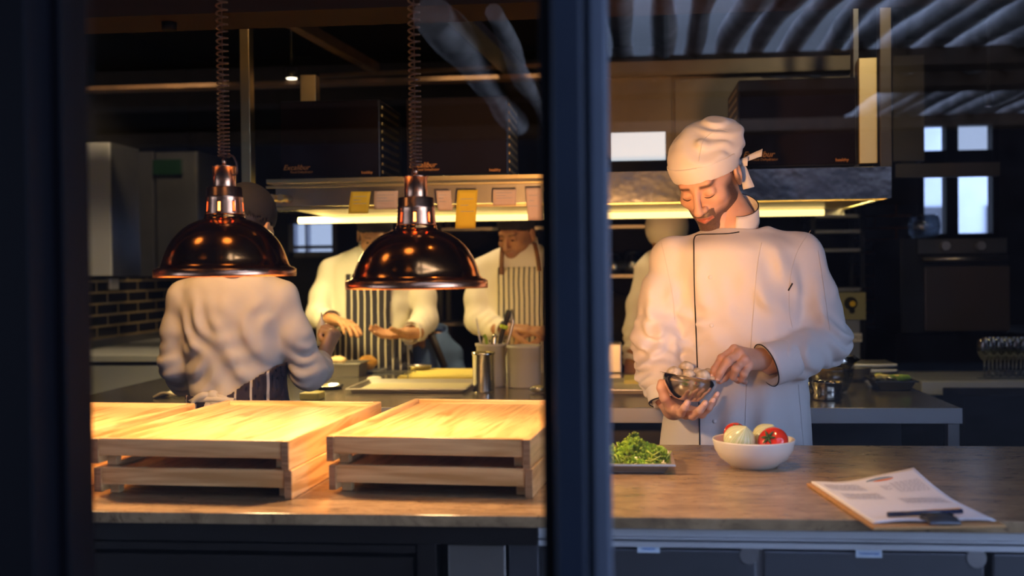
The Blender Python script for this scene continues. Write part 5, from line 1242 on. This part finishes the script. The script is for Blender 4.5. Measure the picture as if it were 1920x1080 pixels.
hf2 = [[(1377, 655, 2.715), (1353, 672, 2.690), (1340, 692, 2.680), (1334, 706, 2.680)], [(1387, 662, 2.695), (1364, 678, 2.668), (1351, 698, 2.665), (1346, 711, 2.672)],
       [(1396, 674, 2.685), (1380, 692, 2.665), (1375, 707, 2.680), (1384, 714, 2.70)], [(1405, 686, 2.690), (1395, 701, 2.672), (1391, 712, 2.685), (1397, 716, 2.705)]]
th2 = [(1400, 680, 2.745), (1374, 694, 2.725), (1357, 707, 2.70), (1350, 713, 2.695)]
hand2 = hand_part(wr2, [[PY(*q) for q in f] for f in hf2], [PY(*q) for q in th2], .002, 1.0, PY(1470, 682, 2.80))
wr1 = PY(1262, 768, 2.76)
hf1 = [[(1274, 770, 2.685), (1277, 774, 2.645), (1283, 765, 2.622), (1289, 755, 2.620)], [(1287, 777, 2.680), (1299, 779, 2.640), (1312, 770, 2.615), (1323, 756, 2.615)],
       [(1300, 777, 2.690), (1316, 776, 2.650), (1329, 765, 2.630), (1338, 750, 2.632)], [(1309, 772, 2.705), (1324, 769, 2.670), (1336, 756, 2.655), (1345, 739, 2.660)]]
th1 = [(1256, 762, 2.72), (1246, 745, 2.695), (1240, 727, 2.69), (1240, 718, 2.69)]
hand1 = hand_part(wr1, [[PY(*q) for q in f] for f in hf1], [PY(*q) for q in th1], .002, 1.0, PY(1245, 745, 2.80))
ch = person('chef in white double-breasted jacket and tied cap, head bowed over a bowl of mushrooms', c1_base, [(P, Q, la, sa), (Pn, Qn), hand1, hand2, inner_body(secs1, [armR, armL], h_o, c1_base)], M['skin'])
Pj, Qj = garment(secs1, [armR, armL], .0052, folds=fo1, arm_folds=.004)
add_mesh_obj('jacket', Pj, Qj, M['cloth_white'], ch)
bvh = BVHTree.FromPolygons([tuple(p) for p in Pj.tolist()], [tuple(q) for q in Qj.tolist()])
def onj(u, v, off=.0012):
    o_ = Vector((0, 0, CAMZ)); d = Vector(tuple(_ray(u, v))).normalized(); hit = bvh.ray_cast(o_+d*2.2, d, 2.0)[0]
    return (hit-d*off) if hit else Vector(tuple(PY(u, v, 2.8)))
def onpath(lst, n=50): return [onj(u, v) for u, v in [tuple(p) for p in smooth_path(lst, n)]]
MB().tube(onpath([(1386, 435), (1366, 438), (1340, 439), (1312, 440), (1302, 446), (1301, 470), (1302, 540), (1305, 620), (1308, 700), (1311, 770), (1312, 840), (1312, 880)], 90), .0017, 6).build('placket_piping', M['piping'], ch)
for nm, pth in (('front_seam', [(1428, 455), (1420, 500), (1413, 580), (1408, 645), (1400, 720), (1396, 840)]), ('armhole_seam', [(1520, 432), (1496, 470), (1482, 520), (1480, 580), (1486, 615)]),
                ('sleeve_seam', [(1534, 470), (1545, 540), (1556, 620)]), ('side_hem_seam', [(1497, 720), (1502, 780), (1508, 850)]), ('armhole_seam', [(1240, 455), (1250, 500), (1262, 560), (1265, 600)])):
    MB().tube(onpath(pth, 40), .0006, 5).build(nm, M['cloth_seam'], ch)
MB().tube([onj(1486, 531), onj(1482, 538), onj(1478, 545)], .002, 6).build('pen_pocket_slit', M['piping'], ch)
for k, (u, v) in enumerate([(1332, 520), (1334, 610), (1338, 700), (1340, 790)]):
    p_ = onj(u, v, .0005); MB().ball(p_, .0055, 14, 8, (1, .45, 1)).build('cloth_button', M['cloth_white'], ch)
cuff(ch, armR, M['cloth_white'], True, ext=.006, back_=.070, lift=.016, th0=2.2, scl=1.10)
cuff(ch, armL, M['cloth_white'], True, ext=.004, back_=.050, lift=.014, th0=.6, scl=1.10)
nc = PY(1376, 430, 2.95)
collar(ch, nc, .064, .062, PY(1376, 438, 2.89)[2], PY(1376, 392, 3.0)[2], .042, M['cloth_white'], True, gap=.36, th_open=-PI/2-.42, lean=.004)
trousers(ch, secs1)
hair_patch(ch, h_o, h_R, h_s, .003, -.062)
face_bits(ch, h_o, h_R, h_s)
T1 = lambda p: h_R @ (np.array(p)*h_s)+h_o
fo_h = [((.05, -.02, .10), .10, (.35, -.1, 1), .048, .0065, 1.2), ((.05, .04, .07), .09, (.2, .5, .8), .036, .0065, 1.4)]
hat = cap_hat(ch, h_o, h_R, h_s, M['cloth_white'], .0028, front=.036, back=-.012, rad=(.091, .113, .086), cen=(0, .018, .048), puff=((.034, .066, .070), (.070, .064, .050)), name='tied_cap', folds=fo_h)
Fb = Field(h_o-.2, h_o+.2, .0026); Fb.frame(h_R, h_o, h_s); Fb.ell((0, .018, .050), (.0935, .1155, .1005), k=0)
n_ = np.array([0, -.24, -1.0]); Fb.plane((0, -.1, .034), n_); Fb.plane((0, -.1, .078), -n_); Fb.ell((0, .018, .040), (.080, .1, .088), k=0, mode='s')
P, Q = Fb.mesh(); add_mesh_obj('cap_band', P, Q, M['cloth_white'], hat)
sm_ = MB(); bvh_h = BVHTree.FromPolygons([tuple(v.co + root_loc(ch)) for v in hat.data.vertices], [tuple(p_.vertices) for p_ in hat.data.polygons])
def onh(u, v):
    d = Vector(tuple(_ray(u, v))).normalized(); q_ = bvh_h.ray_cast(Vector((0, 0, CAMZ))+d*2.2, d, 2)[0]; return q_-d*.0008 if q_ else None
ps_ = [onh(u, v) for u, v in [tuple(x) for x in smooth_path([(1310, 303), (1313, 285), (1320, 262), (1345, 243), (1366, 246)], 24)]]
sm_.tube([x for x in ps_ if x], .0008, 5).build('cap_seam', M['cloth_seam'], hat)
bv2 = BVHTree.FromPolygons([tuple(p) for p in P.tolist()], [tuple(q) for q in Q.tolist()])
kn = PY(1384, 305, 2.985)
ribbon(smooth_path([kn, PY(1400, 298, 3.0), PY(1416, 291, 3.01), PY(1429, 286, 3.01)], 10), [.006, .010, .013, .015, .017, .018, .019, .019, .020, .021], (.15, .2, 1), 'cap_tie', M['cloth_white'], hat)
ribbon(smooth_path([kn, PY(1392, 304, 2.98), PY(1402, 303, 2.98)], 8), [.008, .014, .018, .021, .022, .023, .023, .023], (.1, .1, 1), 'cap_tie', M['cloth_white'], hat)
ribbon(smooth_path([kn, PY(1393, 318, 2.99), PY(1399, 336, 2.99), PY(1404, 353, 2.99)], 12), [.010, .016, .020, .022, .022, .022, .022, .024, .026, .028, .030, .030], (1, .1, .25), 'cap_tie', M['cloth_white'], hat)
MB().ball(kn, .009, 14, 8, (1, 1, 1)).build('cap_knot', M['cloth_white'], hat)
for c_, sc_ in ((hf1, 1), (hf2, 1)):
    for f in (c_[:4] if c_ is hf1 else c_[:2]):
        a_, b_2 = PY(*f[2]), PY(*f[3]); dv = Vector(tuple((b_2-a_)/np.linalg.norm(b_2-a_))); cam_d_ = (Vector((0, 0, CAMZ))-Vector(tuple(b_2))).normalized(); nn = (cam_d_-dv*cam_d_.dot(dv)).normalized()
        R = Matrix((dv.cross(nn), dv, nn)).transposed()
        MB().ball(Vector(tuple(b_2))+nn*.0068-dv*.001, 1, 12, 8, (.0048, .0065, .0016), R).build('fingernail', M['nail'], ch)

# bowl of mushrooms in the chef's hands
bc = PY(1294, 706, 2.69); bs_ = MPP(bc); Rb = Matrix.Rotation(math.radians(9), 3, 'Y') @ Matrix.Rotation(math.radians(-4), 3, 'X'); R0 = 52*bs_
bo = MB().lathe([(.001, -.058), (.020, -.058), (.034, -.054), (.048, -.043), (.058, -.028), (.0640, -.012), (R0-.002, -.001), (R0+.004, .001), (R0+.0075, .0005)], c=bc, seg=64, R=Rb).build('steel_bowl', M['steel_bright'], solid=.0009)
tag(bo, 'small shiny steel bowl of mushrooms held in the main chef\'s hand', 'bowl')
for k, (u, v, dy, rp_, lab) in enumerate([(1265, 700, -.012, 15.5, 'white mushroom at the left of the held bowl'), (1287, 690, .012, 15, 'speckled mushroom, topmost in the held bowl'), (1291, 704, -.030, 12.5, 'small speckled mushroom at the front middle of the held bowl'),
      (1318, 706, -.025, 13.5, 'mushroom with grey gills showing, right of the middle in the held bowl'), (1307, 699, .012, 11, 'pale mushroom behind, between the topmost and the gilled one'), (1334, 711, -.012, 9, 'mushroom under the chef\'s fingertips'), (1327, 699, .02, 10, 'pale mushroom at the back right of the held bowl')]):
    p_ = PY(u, v, 2.69+dy); rr = rp_*bs_; RR = Matrix.Rotation(RNG.uniform(-.6, .6), 3, 'Y') @ Matrix.Rotation(RNG.uniform(-.5, .5) if k != 3 else 1.9, 3, 'X')
    r = empty('mushroom', p_, lab, 'mushroom')
    MB().lathe([(.001, rr*.86), (rr*.45, rr*.78), (rr*.8, rr*.48), (rr, rr*.02), (rr*.97, -rr*.25), (rr*.80, -rr*.40), (rr*.5, -rr*.34)], c=p_, seg=28, R=RR).build('mushroom_cap', M['mushroom'], r)
    MB().lathe([(rr*.80, -rr*.39), (rr*.42, -rr*.22), (.001, -rr*.22)], c=p_, seg=28, R=RR).build('gills', M['gill'], r)
    MB().lathe([(rr*.34, -rr*.2), (rr*.36, -rr*.7), (rr*.30, -rr*.85), (.001, -rr*.88)], c=p_, seg=20, R=RR).build('stem', M['mushroom'], r)

# ------------------------------------------------------------------ cook seen from behind
WY = 3.30
sec2 = rows([(438, 500, 34, .055), (438, 512, 66, .075), (438, 532, 96, .092), (438, 570, 104, .108), (439, 620, 99, .11), (441, 670, 92, .108), (440, 715, 86, .108), (446, 745, 84, .11), (447, 800, 92, .12), (447, 870, 98, .125)], WY)
aL = pxa([(385, 540, WY, 22), (350, 560, WY, 33), (336, 620, WY, 31), (334, 680, WY+.01, 33), (344, 708, WY+.12, 28), (356, 715, WY+.21, 24)])
aR = pxa([(495, 540, WY, 22), (524, 560, WY, 33), (552, 630, WY+.01, 32), (578, 696, WY+.05, 33), (592, 690, WY+.13, 27), (603, 674, WY+.20, 20)])
wb = np.array([sec2[-1][0], WY, 0]); wo = PY(466, 430, WY+.03); wR = rot_mat(168, 22, 0)
P, Q, la, sa = head_part(wo, wR, .93, .005, 0)
wv = PY(606, 668, WY+.22); fg, tb_ = gen_fingers(wv, (.35, .25, .85), (-.8, .3, .2), (-.2, 1, 0), (70, 70, 40), .95)
hW = hand_part(wv, fg, tb_, .0032, .95, PY(600, 682, WY+.17))
wv2 = PY(362, 716, WY+.24); fg2, tb2 = gen_fingers(wv2, (.2, .9, -.1), (0, 0, -1), (1, 0, 0), (30, 30, 20), .95); hW2 = hand_part(wv2, fg2, tb2, .004, .95, PY(352, 712, WY+.18))
wm = person('cook seen from behind in off-white jacket with apron strings, head hidden by the left lamp', wb, [(P, Q, la, sa), hW, hW2, inner_body(sec2, [aL, aR], wo, wb)], M['skin_warm'])
fo2 = [(PY(440, 600, WY-.10), .15, (1, 0, .1), .10, .006, 1.2), (PY(470, 690, WY-.10), .14, (.75, 0, .7), .075, .009, 1.0), (PY(390, 700, WY-.10), .11, (-.5, 0, .9), .06, .008, 1.2), (PY(520, 600, WY-.08), .08, (.9, 0, -.4), .055, .007, 1.2),
       (PY(360, 610, WY-.08), .08, (.9, 0, .5), .055, .007, 1.2), (PY(580, 690, WY), .09, (.2, 0, 1), .045, .005, 1.4), (PY(325, 690, WY), .08, (.1, 0, 1), .045, .006, 1.4)]
Pj, Qj = garment(sec2, [aL, aR], .0062, folds=fo2, arm_folds=.005); add_mesh_obj('jacket', Pj, Qj, M['cloth_pink'], wm)
cap_hat(wm, wo, wR, .93, M['hat_dark'], .006, rad=(.088, .108, .098), name='cap'); hair_patch(wm, wo, wR, .93, .006, -.09); trousers(wm, sec2, face=1)
zc = PY(446, 742, WY)[2]
def cutw(u, v, z): return np.maximum(-(z-(zc-.01)) if False else z-(zc+.012+np.clip((u-.01), 0, .3)*.62), -u-.30)
apron_shell(wm, sec2, M['apron_back'], 0, .3, zc+.13, .45, h=.008, grow=.016, name='apron', cutfn=cutw)
kn2 = PY(398, 744, WY-.118)
for pts, wd in (([kn2, PY(380, 742, WY-.13), PY(362, 752, WY-.12), PY(356, 770, WY-.12)], .022), ([kn2, PY(415, 748, WY-.13), PY(432, 756, WY-.125), PY(440, 775, WY-.12)], .024), ([kn2, PY(392, 760, WY-.13), PY(386, 785, WY-.13)], .030), ([kn2, PY(404, 762, WY-.135), PY(410, 790, WY-.13)], .028)):
    ribbon(smooth_path(pts, 10), wd, (.1, 0, 1) if abs(pts[-1][0]-pts[0][0]) > .05 else (1, 0, .1), 'apron_string', M['cloth_pink'], wm)
MB().ball(kn2, 1, 14, 9, (.022, .012, .020), wob=.15).build('apron_knot', M['cloth_pink'], wm)
MB().tube(smooth_path([PY(352, 752, WY-.06), PY(370, 750, WY-.11), PY(400, 749, WY-.125), PY(440, 752, WY-.128)], 16), .009, 8).build('waist_tie', M['cloth_pink'], wm)
pz = fg[0][2]
sq = empty('squeeze_bottle', pz, 'small white squeeze bottle held upright by the cook seen from behind', 'bottle')
MB().lathe([(.001, -.045), (.016, -.045), (.017, .02), (.010, .032), (.004, .045), (.002, .065)], c=pz+np.array([-.012, 0, .0]), seg=20).build('bottle_body', M['ceramic'], sq)

# ------------------------------------------------------------------ cooks behind the prep table
def cook(label, u0, v_sh, hw, Y, head, hR, skin, jm, la_, ra_, hands, apron=None, hat='hat_dark', beard=.5, extra=None, rot=0, sc=.95, hatkw={}, dark=False, lean=0):
    secs = rows([(u0, v_sh-16, 24, .06), (u0, v_sh-6, hw*.72, .085), (u0, v_sh+14, hw*.98, .105), (u0, v_sh+50, hw, .118), (u0, v_sh+120, hw*.92, .118), (u0, v_sh+190, hw*.92, .12), (u0, v_sh+240, hw*1.0, .125), (u0, v_sh+300, hw*1.02, .125)], Y)
    A, B = pxa(la_), pxa(ra_); base = np.array([secs[-1][0], Y, 0]); o = PY(*head); R = rot_mat(*hR)
    P, Q, l_, s_ = head_part(o, R, sc, .0042, beard); parts = [(P, Q, l_, s_)]
    for (wr, d, n, sd, cu) in hands:
        w_ = PY(*wr); fg, tb = gen_fingers(w_, d, n, sd, cu, 1.0); d_ = np.array(d, float); d_ /= np.linalg.norm(d_)
        parts.append(hand_part(w_, fg, tb, .0036, 1.0, w_-d_*.05))
    parts.append(inner_body(secs, [A, B], o, base, rot)); r = person(label, base, parts, skin)
    fo = [(PY(u0-20, v_sh+60, Y-.1), .13, (.8, 0, .5), .09, .006, 1.2), (PY(u0+30, v_sh+140, Y-.1), .13, (-.6, 0, .8), .08, .006, 1.2)]
    Pj, Qj = garment(secs, [A, B], .0085, folds=fo, arm_folds=.006); add_mesh_obj('jacket', Pj, Qj, M[jm], r)
    for a in (A, B): cuff(r, a, M[jm], False, ext=.004, back_=.05, lift=.01, scl=1.10)
    c_ = PY(u0, v_sh-12, Y); collar(r, c_, .068, .066, c_[2]-.03, c_[2]+.02, .035, M[jm], False)
    if hat: cap_hat(r, o, R, sc, M[hat], .006, name='cap', **hatkw)
    hair_patch(r, o, R, sc, .005); face_bits(r, o, R, sc, eyes='closed' if beard < .3 else 'open')
    trousers(r, secs, rot)
    if apron: apron_shell(r, secs, M[apron[0]], rot, apron[1], PY(u0, apron[2], Y)[2], .5, name='apron')
    if extra: extra(r, secs)
    return r
Y2 = 5.0
cook('cook in cream jacket and navy striped apron, face half hidden by the right lamp', 700, 478, 80, Y2, (703, 440, Y2-.04), (10, 24, 0), M['skin_tan'], 'cloth_cream',
     [(655, 490, Y2, 17), (622, 508, Y2, 22), (604, 556, Y2-.03, 22), (597, 592, Y2-.06, 22), (610, 600, Y2-.16, 19), (620, 601, Y2-.23, 17)],
     [(748, 490, Y2, 17), (783, 508, Y2, 22), (795, 556, Y2-.03, 22), (797, 600, Y2-.06, 23), (782, 618, Y2-.16, 20), (770, 624, Y2-.23, 18)],
     [((624, 599, Y2-.25), (.78, -.62, -.12), (-.25, .1, -.9), (0, .5, .8), (18, 14, 10)), ((764, 625, Y2-.25), (-.82, -.55, .0), (-.2, -.5, .8), (0, -.8, -.5), (8, 14, 12))],
     apron=('apron_navy', .105, 512), beard=.9)
def straps3(r, secs):
    for pts in ([PY(944, 455, Y2-.06), PY(941, 480, Y2-.115), PY(940, 515, Y2-.125)], [PY(1002, 455, Y2-.05), PY(1008, 480, Y2-.10), PY(1012, 508, Y2-.125)]):
        ribbon(smooth_path(pts, 10), .020, (1, 0, 0), 'apron_strap', M['leather'], r, .003)
cook('cook in a black cap and cream striped apron with leather straps, beside the window post', 982, 474, 84, Y2, (968, 438, Y2-.04), (-24, 20, 0), M['skin_tan'], 'cloth_cream',
     [(938, 488, Y2, 18), (904, 508, Y2, 23), (896, 560, Y2-.03, 24), (898, 600, Y2-.06, 25), (925, 615, Y2-.14, 20), (946, 618, Y2-.19, 17)],
     [(1030, 488, Y2, 18), (1066, 508, Y2, 23), (1078, 560, Y2-.03, 24), (1074, 600, Y2-.06, 24), (1055, 615, Y2-.14, 20), (1040, 620, Y2-.19, 17)],
     [((952, 617, Y2-.20), (1, -.15, 0), (0, .3, -.9), (0, -.5, .8), (12, 20, 15)), ((1034, 620, Y2-.20), (-1, -.1, 0), (0, .3, -.9), (0, -.8, -.5), (25, 20, 15))],
     apron=('apron_cream', .115, 500), beard=.35, extra=straps3)
cook('cook in cream jacket and white cap, mostly hidden behind the main chef', 1268, 474, 72, Y2, (1252, 446, Y2-.05), (-20, 35, 0), M['skin_tan'], 'cloth_cream',
     [(1238, 488, Y2, 18), (1212, 510, Y2, 20), (1194, 570, Y2-.03, 18), (1188, 620, Y2-.06, 18), (1186, 660, Y2-.10, 16), (1184, 682, Y2-.14, 14)],
     [(1300, 488, Y2, 18), (1322, 510, Y2, 20), (1334, 570, Y2-.03, 20), (1330, 620, Y2-.06, 20), (1310, 650, Y2-.12, 18), (1296, 664, Y2-.16, 16)],
     [((1184, 684, Y2-.15), (-.05, -.5, -.9), (.3, .5, -.3), (.5, -1, 0), (30, 30, 20)), ((1290, 666, Y2-.17), (-.8, -.4, -.3), (0, .3, -.9), (0, -.8, -.5), (25, 20, 15))],
     apron=('apron_navy', .10, 520), hat='cloth_cream', hatkw=dict(front=.02, back=-.03, rad=(.098, .118, .11), cen=(0, .02, .05)), beard=0)
cook('person in a black jacket leaning over, seen between window post and hidden cook', 1118, 560, 66, 5.75, (1108, 528, 5.68), (20, 45, 0), M['skin_tan'], 'cloth_black',
     [(1080, 580, 5.75, 16), (1062, 600, 5.75, 20), (1056, 640, 5.72, 20), (1058, 680, 5.70, 20), (1075, 690, 5.62, 17), (1088, 690, 5.56, 15)],
     [(1140, 580, 5.75, 18), (1165, 580, 5.75, 24), (1178, 596, 5.70, 24), (1176, 640, 5.66, 22), (1150, 660, 5.58, 18), (1135, 664, 5.52, 15)],
     [((1090, 690, 5.55), (.8, -.4, -.2), (0, .3, -.9), (0, -.5, .8), (20, 20, 15)), ((1130, 665, 5.50), (-.8, -.4, 0), (0, .3, -.9), (0, -.8, -.5), (20, 20, 15))], beard=0)
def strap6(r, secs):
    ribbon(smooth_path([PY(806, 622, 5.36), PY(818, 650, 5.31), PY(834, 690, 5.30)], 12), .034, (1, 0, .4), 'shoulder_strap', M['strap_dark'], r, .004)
cook('blue-shirted figure with dark strap behind the striped-apron cook, standing in for a window reflection', 815, 640, 44, 5.45, (786, 606, 5.40), (30, 50, 0), M['skin_warm'], 'cloth_blue',  # figure built in place of a blue-clad person mirrored in the glass
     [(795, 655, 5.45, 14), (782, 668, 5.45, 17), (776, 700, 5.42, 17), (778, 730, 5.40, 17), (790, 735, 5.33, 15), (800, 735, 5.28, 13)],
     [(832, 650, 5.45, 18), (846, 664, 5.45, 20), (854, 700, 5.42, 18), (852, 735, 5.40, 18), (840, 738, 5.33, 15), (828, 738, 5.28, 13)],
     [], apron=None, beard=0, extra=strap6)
